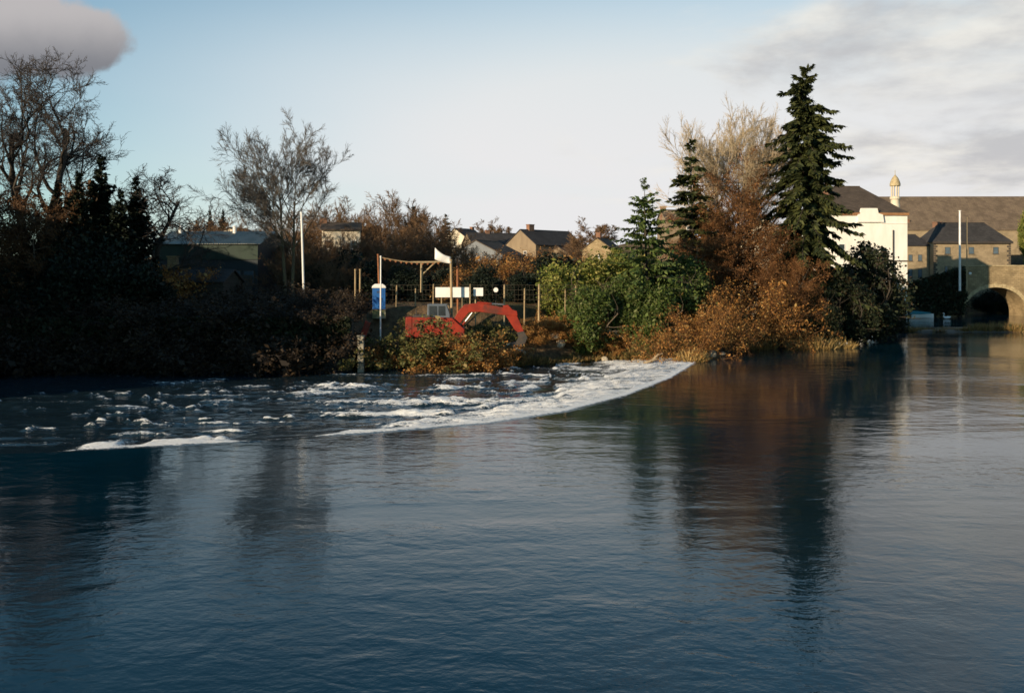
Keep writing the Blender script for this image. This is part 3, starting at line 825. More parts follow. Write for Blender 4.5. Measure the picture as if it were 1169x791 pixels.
def gable_house(name, label, loc, rotz, w, d, h, rh, wall, roof, chim=(), wins=(), chim_mat=None, group=None, hip=0.0, over=0.3, fascia=None, down=3.0, cat='house', wmat=None, glass=None):
    """ridge along local x; wins = (x, z, w, h) on the -y face, ('g', y, z, w, h) on the -x gable"""
    t = thing(name, label, cat, loc, rotz, group)
    m = MB()
    a, b = w / 2, d / 2
    if hip:
        m.box((0, 0, (h - down) / 2), (w, d, h + down))
    else:
        m.prism([(-b, -down), (b, -down), (b, h), (0, h + rh), (-b, h)], -a, a, axis='x')
    m.build('wall', wall, t)
    m = MB(); o = over; k = rh / b; th = 0.16
    z0 = h - o * k + 0.05
    if hip:
        hp = hip
        zr = h + rh
        z0 = h + 0.02
        vs = [(-a - o, -b - o, z0), (a + o, -b - o, z0), (a + o, b + o, z0), (-a - o, b + o, z0), (-a + hp, 0, zr), (a - hp, 0, zr),
              (-a - o, -b - o, z0 - .14), (a + o, -b - o, z0 - .14), (a + o, b + o, z0 - .14), (-a - o, b + o, z0 - .14)]
        m.add(vs, [(0, 1, 5, 4), (2, 3, 4, 5), (1, 2, 5), (3, 0, 4), (0, 6, 7, 1), (1, 7, 8, 2), (2, 8, 9, 3), (3, 9, 6, 0), (9, 8, 7, 6)])
    else:
        pr = [(-b - o, z0), (0, h + rh + 0.05), (b + o, z0), (b + o, z0 + th), (0, h + rh + 0.05 + th), (-b - o, z0 + th)]
        m.prism(pr, -a - o * .6, a + o * .6, axis='x')
    rf = m.build('roof', roof, t)
    m = MB(); m.box((0, 0, h + rh + (0.16 if not hip else 0.02)), (w - 2 * hip + 0.1, 0.28, 0.14)); m.build('ridge', roof, rf)
    for c in chim:
        cx_, cy_, cw, cd, ctop = c
        m = MB(); m.box((cx_, cy_, (ctop + h) / 2), (cw, cd, ctop - h)); m.box((cx_, cy_, ctop + .08), (cw + .16, cd + .16, .16))
        ch = m.build('chimney', chim_mat or M['brick'], rf)
    for wdw in wins:
        if wdw[0] == 'g': window(t, wdw[1], wdw[2], wdw[3], wdw[4], -a, glass or M['glass_dark'], wmat or M['paint_white'], face='x-')
        else: window(t, wdw[0], wdw[1], wdw[2], wdw[3], -b, glass or M['glass_dark'], wmat or M['paint_white'])
    if fascia:
        m = MB(); m.box((0, -b - o + 0.02 - 0.10, h - 0.22), (w + 2 * o, 0.14, 0.42)); m.build('gutter', fascia, t)
    return t


def build_right_town():
    # white hipped building with a shaped parapet gable
    d = 168.0; s = F / d
    xc = (997 - CX) / s; zb = EYE - (336 - HZ) / s
    w, dep = 13.0, 20.0; h = (336 - 243) / s; rh = (HZ - 213) / F * (d + 10) - (HZ - 243) / F * d
    t = gable_house('white_hall', 'tall white rendered building with brown hipped roof beside the fir', (xc - 1.1, d + dep / 2, zb), R(3), w, dep, h, rh, M['render_white'], M['slate_brown'],
                    hip=4.2, over=0.18, fascia=M['eaves'], chim=((-4.6, 0.5, 2.6, 0.9, h + rh + 0.35),), down=6, cat='building')
    # raised curved gable breaking the eaves
    m = MB()
    pts = [(-2.0, h - 1.6), (2.5, h - 1.6), (2.3, h - 0.35), (1.55, h - 0.1), (1.35, h + 0.75), (-1.35, h + 0.75), (-1.6, h - 0.2), (-2.0, h - .3)]
    m.prism([(x - 0.2, z) for x, z in pts], -dep / 2 - 0.42, -dep / 2 + 0.15); m.build('parapet_gable', M['render_white'], t)
    m = MB(); m.cyl((4.0, -dep / 2 - 0.12, -4), (4.0, -dep / 2 - 0.12, h - 2.9), 0.11); m.build('downpipe', M['metal_dark'], t)
    m = MB(); m.box((4.2, -dep / 2 - 0.06, (336 - 298) / s), (4.6, 0.12, 0.2)); m.build('string_course', M['metal_dark'], t)
    m = MB(); m.box((4.2, -dep / 2 - 0.05, h - 1.75), (4.5, 0.10, 0.14)); m.build('moulding', M['render_white'], t)
    for x in (-5, -2.2): window(t, x, 2.2, 1.1, 2.0, -dep / 2, M['glass_dark'], M['paint_white'])
    for x in (-4.8,): window(t, x, 6.6, 1.1, 1.9, -dep / 2, M['glass_dark'], M['paint_white'])
    # long range with a big roof behind
    d = 246.0; s = F / d; xl = (1000 - CX) / s; xr = (1215 - CX) / s; ztop = EYE + (HZ - 222) / s; zev = EYE + (HZ - 262) / s
    gable_house('long_warehouse', 'long warehouse with a broad grey-brown roof behind the stone house', ((xl + xr) / 2, d + 9, 8.0), R(-1), xr - xl, 18, zev - 8.0, ztop - zev, M['house_stone'], M['roof_long'],
                chim=((-14.5, -7, 1.0, 0.8, zev - 8 + 2.4), (14, -6.6, 2.0, 0.8, zev - 8 + 2.0)), cat='building', down=4)
    # round turret with a domed cap
    d = 205.0; s = F / d
    t = thing('bell_turret', 'slender pale turret with small domed cap rising behind the white building', 'turret', (*at(1022, 0, d).xy, EYE + (HZ - 262) / s))
    hh = (262 - 197) / s
    m = MB(); m.lathe([(0.95, -14), (0.95, hh * .42), (0.85, hh * .45), (0.85, hh * .52), (1.05, hh * .53), (1.05, hh * .57), (0.8, hh * .58)], n=16); m.build('shaft', M['render_cream'], t, smooth=False)
    m = MB()
    for k in range(8):
        a = k * math.pi / 4; m.cyl((0.72 * math.cos(a), 0.72 * math.sin(a), hh * .575), (0.72 * math.cos(a), 0.72 * math.sin(a), hh * .77), 0.15, n=6)
    m.build('lantern', M['render_cream'], t)
    m = MB(); m.lathe([(1.05, hh * .76), (1.05, hh * .80), (0.92, hh * .84), (0.62, hh * .90), (0.25, hh * .94), (0.06, hh * .96), (0.05, hh * 1.04), (0.0, hh * 1.04)], n=16); m.build('dome', M['arch_stone'], t, smooth=True)
    # stone house with quoins
    d = 216.0; s = F / d
    xl = (1066 - CX) / s; xr = (1154 - CX) / s; zb = EYE + (HZ - 322) / s; h = (322 - 276) / s; rh = (276 - 253) / s; w = xr - xl; dep = 10.0
    t = gable_house('stone_house', 'two storey stone house with dark slate hipped roof and corner quoins', ((xl + xr) / 2, d + dep / 2, zb), 0, w, dep, h, rh, M['house_stone'], M['slate'], hip=3.4, over=0.35,
                    chim=((-4.9, 1.2, 1.8, 0.9, h + rh + 0.1), (6.0, 1.0, 1.3, 0.9, h + rh * .55)), down=7, fascia=M['metal_dark'])
    for px_ in (1082, 1109, 1137):
        x = (px_ - CX) / s - (xl + xr) / 2
        window(t, x, (322 - 316) / s, 1.25, 2.3, -dep / 2, M['glass_blue'], M['frame_dim'])
        window(t, x, (322 - 290) / s, 1.2, 1.5, -dep / 2, M['glass_blue'], M['frame_dim'])
    for sx in (-1, 1):
        m = MB()
        z = -1.0; k = 0
        while z < h - 0.5:
            lw = 0.85 if k % 2 else 0.5
            m.box((sx * (w / 2 - lw / 2 + 0.03), -dep / 2 - 0.01, z + 0.2), (lw, 0.10, 0.42)); z += 0.5; k += 1
        m.build('quoins', M['quoin'], t)
    # its lower wing to the left
    xl2 = (1030 - CX) / s
    t2 = gable_house('stone_wing', 'low dim stone wing between the white building and the stone house', ((xl2 + xl) / 2 - .05, d + 6.5, zb), 0, xl - xl2 - 0.2, 9, (322 - 280) / s, 2.6, M['house_stone'], M['slate'], down=7, hip=1.2)
    for px_ in (1044, 1055):
        x = (px_ - CX) / s - ((xl2 + xl) / 2)
        window(t2, x, 1.0, 0.9, 1.9, -4.5, M['glass_blue'], M['frame_dim']); window(t2, x, 4.6, 0.9, 1.4, -4.5, M['glass_blue'], M['frame_dim'])
    # two poles in front of the house
    for px_, top, dd, mt, lb, nm in ((1096, 241, 188.0, M['paint_white'], 'thick white pole standing in front of the stone house', 'white_pole'), (1104, 248, 190.0, M['post_wood'], 'thin brown wooden pole with a lamp beside the white pole', 'lamp_pole')):
        p = at(px_, top, dd); zb2 = 5.0
        t = thing(nm, lb, 'pole', (p.x, p.y, zb2))
        m = MB(); m.cyl((0, 0, 0), (0, 0, p.z - zb2), 0.21 if nm == 'white_pole' else 0.13, 0.17 if nm == 'white_pole' else 0.10); m.build('shaft', mt, t)
        if nm == 'lamp_pole':
            m = MB(); m.cyl((0, 0, 3.2), (0.5, -0.3, 3.4), 0.04); m.build('arm', M['metal_dark'], t)
            m = MB(); m.lathe([(0.02, 0.35), (0.2, 0.3), (0.26, 0.1), (0.2, -0.1), (0.02, -0.16)], (0.5, -0.3, 3.2), 10); m.build('lamp_globe', M['paint_white'], t, smooth=True)
        else:
            m = MB(); m.cyl((0, 0, p.z - zb2), (0, 0, p.z - zb2 + .12), 0.27, 0.2); m.build('cap', M['paint_white'], t)


def build_bridge():
    d = 194.0; s = F / d
    t = thing('stone_bridge', 'old stone arch bridge with sunlit parapet over the river', 'bridge', (0, d, 0))
    xc = (1137 - CX) / s; rx, spring, top = 6.1, 0.6, EYE - (328 - HZ) / s
    pz = EYE + (HZ - 309) / s; ptop = EYE + (HZ - 304) / s
    D = 7.0
    def arch(x, c): 
        q = abs(x - c) / rx
        return spring + (top - spring) * math.sqrt(max(0.0, 1 - q * q)) if q < 1 else -2.5
    x0 = (1100 - CX) / s; centres = (xc, xc + 2 * rx + 3.4, xc + 4 * rx + 6.8); x1 = centres[-1] + rx + 5
    xs = [x0]
    for c in centres: xs += [c - rx - 1e-3] + [c - rx * math.cos(math.pi * k / 28) for k in range(29)] + [c + rx + 1e-3]
    xs.append(x1)
    m = MB()
    for a, b in zip(xs[:-1], xs[1:]):
        if b - a < 1e-6: continue
        def lo(x):
            return max(arch(x, c) for c in centres)
        mid = (a + b) / 2; inside = any(abs(mid - c) < rx for c in centres)
        za, zb = (lo(a), lo(b)) if inside else (-2.5, -2.5)
        if inside: za = max(za, spring); zb = max(zb, spring)
        vs = [(a, 0, za), (b, 0, zb), (b, 0, pz), (a, 0, pz), (a, D, za), (b, D, zb), (b, D, pz), (a, D, pz)]
        m.add(vs, [(0, 1, 2, 3), (5, 4, 7, 6), (3, 2, 6, 7), (0, 4, 5, 1)])
    for c in centres:
        for sx in (-1, 1):
            m.add([(c + sx * rx, 0, -2.5), (c + sx * rx, D, -2.5), (c + sx * rx, D, spring), (c + sx * rx, 0, spring)], [(0, 1, 2, 3)])
    m.build('wall', M['bridge_stone'], t)
    m = MB(); m.box(((x0 + x1) / 2, 0.22, (pz + ptop) / 2 + 0.01), (x1 - x0, 0.55, ptop - pz)); m.box(((x0 + x1) / 2, D - 0.22, (pz + ptop) / 2 + .01), (x1 - x0, 0.55, ptop - pz)); m.build('parapet', M['bridge_stone'], t)
    k = 0
    x = x0
    g = random.Random(4)
    while x < x0 + 24:
        wd = g.uniform(0.9, 1.4); m = MB(); m.box((x + wd / 2, 0.22, ptop + 0.11), (wd - 0.04, 0.72, 0.20 + g.uniform(-.03, .04))); m.build('coping_stone', M['arch_stone'], t, bevel=0.02); x += wd
    for c in centres[:1]:
        n = 25
        for i in range(n):
            a0, a1 = math.pi * (i + .04) / n, math.pi * (i + .96) / n
            q = 0.62 if i % 2 else 0.74
            def pt(a, e): return (c - (rx + e) * math.cos(a), spring + (top - spring + e) * math.sin(a))
            m = MB(); m.prism([pt(a0, 0), pt(a1, 0), pt(a1, q), pt(a0, q)], -0.07, 0.3); m.build('voussoir', M['arch_stone'], t)
    # cutwater pier
    px_ = centres[0] + rx + 1.7
    m = MB(); m.prism([(px_ - 1.5, 0.1), (px_, -2.2), (px_ + 1.5, 0.1)], -2.5, 4.2, axis='z'); m.build('cutwater', M['bridge_stone'], t)
    # sloping approach wall, grown over with ivy
    t = thing('approach_wall', 'sloping ivy covered wall climbing to the stone bridge', 'wall', (0, 0, 0))
    A = at(1030, 328, 189.0); B = at(1101, 306, 193.5)
    n = Vector((B.y - A.y, -(B.x - A.x), 0)).normalized()
    m = MB(); vs = []
    for p in (A, B):
        for off in (0, -0.7): vs += [Vector((p.x, p.y, -0.5)) + n * off, Vector((p.x, p.y, p.z)) + n * off]
    m.add(vs, [(0, 1, 5, 4), (2, 6, 7, 3), (1, 3, 7, 5), (0, 2, 3, 1), (4, 5, 7, 6)]); m.build('wall', M['rubble_wall'], t)
    g2 = np.random.default_rng(12)
    N = 5200; u = g2.uniform(0, 1, N); v = g2.uniform(0, 1, N)
    Pp = np.stack([A.x + (B.x - A.x) * u, A.y + (B.y - A.y) * u, 0.2 + (A.z + (B.z - A.z) * u + 0.15) * v ** 0.8], 1) + np.array(n)[None, :] * g2.uniform(0.05, 0.9, (N, 1)) * (1.2 - v[:, None])
    obj('ivy', fast_mesh('ivy', *leaves_at(g2, Pp, 0.24, 2, 0.12)), M['leaf_ivy'], t)


def build_hill_houses():
    W, C, S = M['render_cream'], M['render_tan'], M['slate']
    def H(px, ridge, eave, d, w, dep, rot, label, wall=W, roof=S, chim=(), wins=(), hip=0.0, name='house'):
        s = F / d; zr = EYE + (HZ - ridge) / s; ze = EYE + (HZ - eave) / s; p = at(px, 0, d); zb = min(gz(p.x, p.y), ze - 3.0)
        return gable_house(name, label, (p.x, p.y, zb), R(rot), w, dep, ze - zb, zr - ze, wall, roof, chim=[(c[0], c[1], c[2], c[3], zr - zb + c[4]) for c in chim], wins=[(x, ze - zb - z, a, b) if not isinstance(x, str) else (x, z, ze - zb - a, b, e_) for x, z, a, b, *r_ in wins for e_ in (r_ or [0])], hip=hip, down=3)
    H(530, 262, 272, 250, 7, 7, 52, 'small white gabled cottage under a pine on the hill', wins=[('g', 0, 2.2, 1.0, 1.1)], chim=[(3, 0, .8, .8, .6)])
    H(561, 267, 279, 235, 12, 8, 20, 'low house with dark slate roof in front of pale round trees', roof=S, wall=C, chim=[(-1, 0, .9, .8, .7)], wins=[(3, 2.0, 1.0, 1.1), (-3, 2, 1, 1.1)])
    H(556, 276, 292, 200, 9, 12, 62, 'house with blue-grey rendered gable below the slate roofs', wall=M['clad_slate'], roof=M['slate_brown'], wins=[('g', 0.4, 1.0, 0.7, 0.8)])
    H(590, 269, 281, 240, 11, 8.5, 48, 'cream gabled house with dark roof in the hill row', wall=C, wins=[('g', 0.8, 2.4, 1.0, 1.2), (2.5, 2.2, 1, 1.2)])
    H(622, 264, 281, 225, 15, 10, 42, 'large house with long dark slate roof and red chimney', wall=C, chim=[(-4.5, 0, 1.5, 1.0, 1.2)], wins=[('g', -1.5, 2.5, 1.0, 1.2), ('g', 1.6, 2.5, 1.0, 1.2), (2, 2.3, 1.1, 1.2)])
    H(688, 273, 286, 190, 7, 6, 68, 'small house with brick chimney above the laurel thicket', wall=M['rubble_wall'], roof=M['slate_brown'], chim=[(-2.5, 0, .8, .8, 1.0)], wins=[('g', 0, 2.0, 0.9, 1.0)])
    H(422, 259, 263, 215, 4.5, 5, 0, 'tiny white house end with chimney above bare trees', chim=[(-0.3, 0, .8, .8, .9)], wins=[(0, 1.6, .6, .7)])
    H(390, 256, 264, 124, 4.6, 5, 8, 'pale cream cottage half hidden by bare branches', wall=W, roof=M['slate_brown'], chim=[(-2.2, 0, .8, .8, .5)], wins=[(-1.6, 2.3, .9, 1.1), (1.6, 2.3, .9, 1.1)])
    H(272, 262, 270, 150, 5.0, 6, 75, 'little white gable peeping over the green shed roof', wins=[])
    H(771, 241, 252, 160, 4.5, 6, 5, 'house with brown roof showing between spruce and rusty tree', wall=C, roof=M['slate_brown'], chim=[(-2, 0, .8, .8, .6)], wins=[(1.5, 2.2, 1, 1.2)])
    H(874, 252, 268, 138, 6.5, 7, 70, 'pale stone house glimpsed through the rusty tree', wall=W, roof=M['slate'], chim=[(2, 0, .8, .8, .6)], wins=[('g', 0, 2.8, 0.9, 1.1), ('g', 0, 6.0, 0.9, 1.1)])
    H(646, 283, 292, 205, 6, 6, 55, 'small cream outhouse at the foot of the red chimney house', wall=C, roof=M['slate_brown'])


def build_shed():
    d = 112.0; s = F / d
    xl, xr = (176 - CX) / s, (297 - CX) / s; w = xr - xl; dep = 13.0
    zb = 4.2; ze = EYE + (HZ - 279) / s; zr = EYE + (HZ - 262) / s
    t = thing('green_shed', 'long green clad workshop with pale metal roof among the bare trees', 'shed', ((xl + xr) / 2, d + dep / 2, zb), R(-2))
    h = ze - zb; b = dep / 2; a = w / 2; k = (zr - ze)
    m = MB(); m.prism([(-b, -2), (b, -2), (b, h), (0, h + k), (-b, h)], -a, a, axis='x'); m.build('wall', M['clad_blue'], t)
    m = MB(); m.box((0, -b - 0.08, h - 0.85), (w + .1, 0.16, 1.7)); m.build('fascia', M['paint_green'], t)
    m = MB()
    n = 46
    for i in range(n):                                       # ribbed sheets
        x0 = -a - .4 + (w + .8) * i / n; x1 = -a - .4 + (w + .8) * (i + .98) / n
        for sgn in (-1, 1):
            m.add([(x0, sgn * (b + .5), h - 0.0), (x1, sgn * (b + .5), h), (x1, 0, h + k + .06), (x0, 0, h + k + .06),
                   ((x0 + x1) / 2, sgn * (b + .5), h + .09), ((x0 + x1) / 2, 0, h + k + .15)], [(0, 4, 5, 3), (4, 1, 2, 5), (0, 1, 4)])
    rf = m.build('roof', M['metal_roof'], t)
    for x in (-4.9, 1.6):
        m = MB(); m.cyl((x, -1.0, h + k - .6), (x, -1.0, h + k + .55), 0.22, n=10); m.cyl((x, -1.0, h + k + .55), (x, -1.0, h + k + .75), 0.33, 0.05, n=10); m.build('roof_vent', M['paint_white'], rf)
    for i in range(6):
        x = -a + 3.4 + i * 1.5
        window(t, x, h - 4.6, 1.3, 1.7, -b, M['glass_blue'], M['metal_dark'], sill=False)
    m = MB(); m.box((a - 1.7, -b - 0.06, 1.2), (2.2, 0.12, 4.4)); m.build('door', M['metal_dark'], t)
    # cottage with a stepped chimney
    d = 97.0; s = F / d
    z = lambda py: EYE + (HZ - py) / s
    p = at(203, 0, d); zb = 3.6
    t = thing('cottage', 'dark single storey cottage with sunlit shouldered chimney near the river wall', 'house', (p.x, p.y + 3.5, zb))
    h = z(322) - zb; rh = z(309) - z(322)
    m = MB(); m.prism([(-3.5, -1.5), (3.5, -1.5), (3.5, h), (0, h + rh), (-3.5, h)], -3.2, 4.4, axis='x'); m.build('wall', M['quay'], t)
    m = MB(); o = 0.3; kk = rh / 3.5
    m.prism([(-3.5 - o, h - o * kk + .03), (0, h + rh + .03), (3.5 + o, h - o * kk + .03), (3.5 + o, h - o * kk + .2), (0, h + rh + .2), (-3.5 - o, h - o * kk + .2)], -3.4, 4.6, axis='x'); rf = m.build('roof', M['slate'], t)
    c = (195 - 203) / s
    zc = lambda py: z(py) - zb
    m = MB(); m.prism([(c - .75, zc(308)), (c + 1.05, zc(308)), (c + .85, zc(306.3)), (c + .45, zc(300)), (c + .38, zc(293.5)), (c - .42, zc(293.5)), (c - .45, zc(306))], -3.3, -2.5)
    m.prism([(c - .5, zc(293.5)), (c + .46, zc(293.5)), (c + .46, zc(292.3)), (c - .5, zc(292.3))], -3.4, -2.4); m.build('chimney', M['rubble_wall'], rf)
    m = MB(); m.box(((217 - 203) / s, -3.56, 1.05), (0.95, 0.1, 2.1)); dr = m.build('door', M['paint_teal'], t)
    m = MB(); m.cyl(((217 - 203) / s + .35, -3.66, 1.0), ((217 - 203) / s + .35, -3.6, 1.0), 0.05, n=8); m.build('handle', M['steel'], dr)
    window(t, -0.9, 0.9, 0.9, 1.0, -3.5, M['glass_dark'], M['paint_white'])
    # rubble garden wall with a broken, sunlit end
    d = 93.0; s = F / d
    t = thing('garden_wall', 'rough rubble garden wall with broken end beside the cottage', 'wall', (*at(60, 0, d).xy, 3.5))
    g = random.Random(3); x1 = (177 - 60) / s
    prof = [(0, 0), (x1, 0)]
    for k in range(6): prof += [(x1 - 0.16 * (k % 2), 0.2 + k * .55), (x1 - 0.16 * (k % 2), 0.2 + (k + 1) * .55)]
    top = prof[-1][1]
    for k in range(16): prof.append((x1 - .35 - k * (x1 - .5) / 16, top + g.uniform(-.25, .2) - .5 * abs(math.sin(k * .7))))
    prof.append((0, top - .7))
    m = MB(); m.prism(prof, 0, 0.5); m.build('wall', M['rubble_wall'], t)


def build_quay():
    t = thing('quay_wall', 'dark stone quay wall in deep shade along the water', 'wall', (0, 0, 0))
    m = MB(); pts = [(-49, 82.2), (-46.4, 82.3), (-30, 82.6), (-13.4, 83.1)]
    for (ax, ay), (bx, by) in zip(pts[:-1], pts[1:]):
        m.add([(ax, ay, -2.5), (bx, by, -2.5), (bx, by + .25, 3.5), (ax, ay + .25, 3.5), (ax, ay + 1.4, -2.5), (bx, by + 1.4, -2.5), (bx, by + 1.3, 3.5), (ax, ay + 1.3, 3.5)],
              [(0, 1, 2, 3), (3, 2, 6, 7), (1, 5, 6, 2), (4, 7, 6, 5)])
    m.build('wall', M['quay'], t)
    g2 = np.random.default_rng(5); N = 14000
    xx = g2.uniform(-47, -13.6, N); hang = (fbm(xx * .35, xx * 0, 3, 2) * 8.0 - .6).clip(.3); vv = g2.uniform(0, 1, N) ** 1.3
    Pq = np.stack([xx, np.interp(xx, [p[0] for p in pts], [p[1] for p in pts]) - .25 + g2.normal(0, .12, N), 3.8 - np.minimum(hang, 4.2) * vv], 1)
    obj('ivy', fast_mesh('ivy', *leaves_at(g2, Pq, .15, 2, .1)), M['leaf_ivy'], t)  # dark ivy added over the wall so its face looks shaded
    g = random.Random(9); x = -46.0
    while x < -13.6:
        w = min(g.uniform(1.2, 1.9), -13.4 - x); y = np.interp(x + w / 2, [p[0] for p in pts], [p[1] for p in pts])
        m = MB(); m.box((x + w / 2, y + .72, 3.60 + g.uniform(-.02, .03)), (w - .03, 1.3, 0.22)); m.build('coping_stone', M['quay'], t, bevel=.02); x += w
    # pier of concrete at its end
    p = at(410.5, 424, 82.0)
    t = thing('concrete_post', 'pale mossy concrete post at the end of the quay wall', 'post', (p.x, 82.7, -1.5))
    m = MB(); m.box((0, 0, 1.9), (0.5, 0.5, 3.8)); m.build('shaft', M['concrete'], t, bevel=.04)
    m = MB(); m.box((0, 0, 3.86), (0.62, 0.62, 0.14)); m.build('cap', M['concrete'], t, bevel=.03)
    # leaning red barrier
    p = at(410, 390, 84.5)
    t = thing('red_barrier', 'red plastic barrier leaning at the end of the quay wall', 'barrier', (p.x, p.y, p.z - 0.3))
    rt = Matrix.Rotation(R(20), 3, 'Y')
    m = MB(); m.box((0.42, 0, 1.05), (0.5, 0.16, 2.0), rt); m.build('panel', M['paint_red'], t, bevel=.05)
    m = MB(); m.box((-0.05, 0, 0.08), (0.7, 0.55, 0.16)); m.build('foot', M['rubber'], t, bevel=.03)


def build_shade_block():
    # unseen stone block, added out of frame on the left to shade the quay
    t = gable_house('shade_block', 'unseen grey stone block added left of the oak to shade the quay', (-58, 69.5, 3.2), R(90), 47, 14, 10.5, 4.0, M['house_stone'], M['slate'], chim=((10, 0, 1.4, 1.0, 16.0),), cat='building')
    for z in (1.2, 4.6, 7.8):
        for x in range(-20, 21, 4): window(t, x, z, 1.2, 1.8, -7, M['glass_dark'], M['paint_white'])


# ------------------------------------------------------------------ site things
def build_excavator():
    d = 87.5; s = F / d
    o = at(500, 396, d); zb = gz(o.x, o.y)
    L = lambda px, py: ((px - 500) / s, EYE + (HZ - py) / s - zb)
    t = thing('excavator', 'red tracked excavator with grey cab and bent boom on the river bank', 'excavator', (o.x, d, zb - .05))
    for y in (-1.1, 1.1):
        m = MB()
        x0, x1, r = -1.9, 1.9, 0.42
        prof = [(x0 + r * math.cos(a), r + r * math.sin(a)) for a in np.linspace(math.pi / 2, 1.5 * math.pi, 9)] + [(x1 + r * math.cos(a), r + r * math.sin(a)) for a in np.linspace(-math.pi / 2, math.pi / 2, 9)]
        m.prism(prof, y - .28, y + .28); tk = m.build('track', M['rubber'], t)
        for x in np.linspace(x0, x1, 5):
            m = MB(); m.cyl((x, y - .32, r), (x, y + .32, r), 0.3, n=14); m.build('wheel', M['metal_dark'], tk)
    z1 = L(0, 384)[1]; z2 = L(0, 361)[1]
    m = MB(); m.box((0, 0, .75), (2.0, 1.7, 0.5)); m.cyl((0, 0, .9), (0, 0, z1 + .05), 0.7, n=20); m.build('undercarriage', M['metal_dark'], t, bevel=.03)
    xb, xf = L(465, 0)[0], L(531, 0)[0]
    m = MB(); m.prism([(xb + .06, z1 + .05), (xf, z1), (xf, z1 + .75), (xf - 1.1, z2 - .05), (xb + .12, z2), (xb - .02, z2 - .35), (xb - .06, z1 + .4)], -1.25, 1.25); m.build('house', M['paint_red'], t, bevel=.07)
    m = MB(); m.prism([(xb - .10, z1 + .12), (xb + .55, z1 + .02), (xb + .55, z2 + .03), (xb - .02, z2 + .03)], -1.29, 1.29); m.build('counterweight', M['paint_red'], t, bevel=.08)
    m = MB()
    for k in range(5): m.box((xb + 1.0 + .12 * k, -1.27, (z1 + z2) / 2 + .05), (0.06, .05, .6))
    m.build('vent_grille', M['metal_dark'], t)
    m = MB(); m.box((xb + 1.3, .1, z2 + .06), (1.5, 1.7, .18)); m.cyl((xb + .75, .4, z2 + .1), (xb + .75, .4, z2 + .6), .06, n=8); m.build('engine_cover', M['metal_dark'], t, bevel=.03)
    ca, cb = L(487.5, 0)[0], L(513, 0)[0]; zt = L(0, 346.5)[1]
    prof = [(ca, z2 - .35), (cb + .1, z2 - .35), (cb + .05, z2 + .25), (cb - .22, zt), (ca + .06, zt)]
    m = MB(); m.prism(prof, -0.35, 1.2); cab = m.build('cab', M['cab_grey'], t, bevel=.06)
    wz0, wz1 = z2 + .12, zt - .16
    for x0, x1 in ((ca + .22, ca + .92), (ca + 1.02, cb - .32)):
        m = MB(); m.prism([(x0, wz0), (x1, wz0), (x1 - .04, wz1), (x0, wz1)], -0.375, -0.33); m.build('side_window', M['glass_dark'], cab)
    m = MB(); m.add([(cb + .075, -.22, z2 + .2), (cb + .075, 1.07, z2 + .2), (cb - .17, 1.07, zt - .12), (cb - .17, -.22, zt - .12), (cb + .03, -.22, z2 + .2), (cb + .03, 1.07, z2 + .2), (cb - .22, 1.07, zt - .12), (cb - .22, -.22, zt - .12)],
                    [(0, 1, 2, 3), (7, 6, 5, 4), (0, 4, 5, 1), (1, 5, 6, 2), (2, 6, 7, 3), (3, 7, 4, 0)]); m.build('windscreen', M['glass_dark'], cab)
    yb0, yb1 = -0.95, -0.50
    boom = [(511, 377), (524, 354), (531, 346.5), (547, 345), (578, 350.5), (590, 354), (591, 359.5), (577, 359), (548, 355), (536, 355.5), (525, 369), (517, 381)]
    m = MB(); m.prism([L(*q) for q in boom], yb0, yb1); bo = m.build('boom', M['paint_red'], t, bevel=.05)
    stick = [(574, 348), (580, 347), (589, 357), (598, 377), (594, 380), (588, 376), (576, 357)]
    m = MB(); m.prism([L(*q) for q in stick], yb0 + .06, yb1 - .06); st = m.build('stick', M['paint_red'], t, bevel=.04)
    def cylr(a, b, name, par, r=.085):
        A, B = Vector((L(*a)[0], (yb0 + yb1) / 2, L(*a)[1])), Vector((L(*b)[0], (yb0 + yb1) / 2, L(*b)[1]))
        mm = MB(); mid = A + (B - A) * .55; mm.cyl(A, mid, r, n=10); bb = mm.build(name, M['paint_red'], par)
        mm = MB(); mm.cyl(mid, B, r * .6, n=8); mm.build('rod', M['steel'], bb)
    cylr((520, 381), (541, 354), 'boom_cylinder', t, .11)
    cylr((545, 344.5), (575, 347), 'stick_cylinder', bo)
    cylr((583, 351), (594, 371), 'bucket_cylinder', st)
    bk = [(590, 378), (598, 377), (602, 384), (598, 393), (588, 396), (581, 391), (589, 389), (592, 384)]
    m = MB(); m.prism([L(*q) for q in bk], yb0 - .25, yb1 + .25); bu = m.build('bucket', M['metal_dark'], t, bevel=.02)
    for k in range(4):
        m = MB(); x, z = L(582, 391.5); m.box((x - .1, yb0 - .18 + k * .26, z), (.3, .09, .07), Matrix.Rotation(R(-20), 3, 'Y')); m.build('tooth', M['steel'], bu)


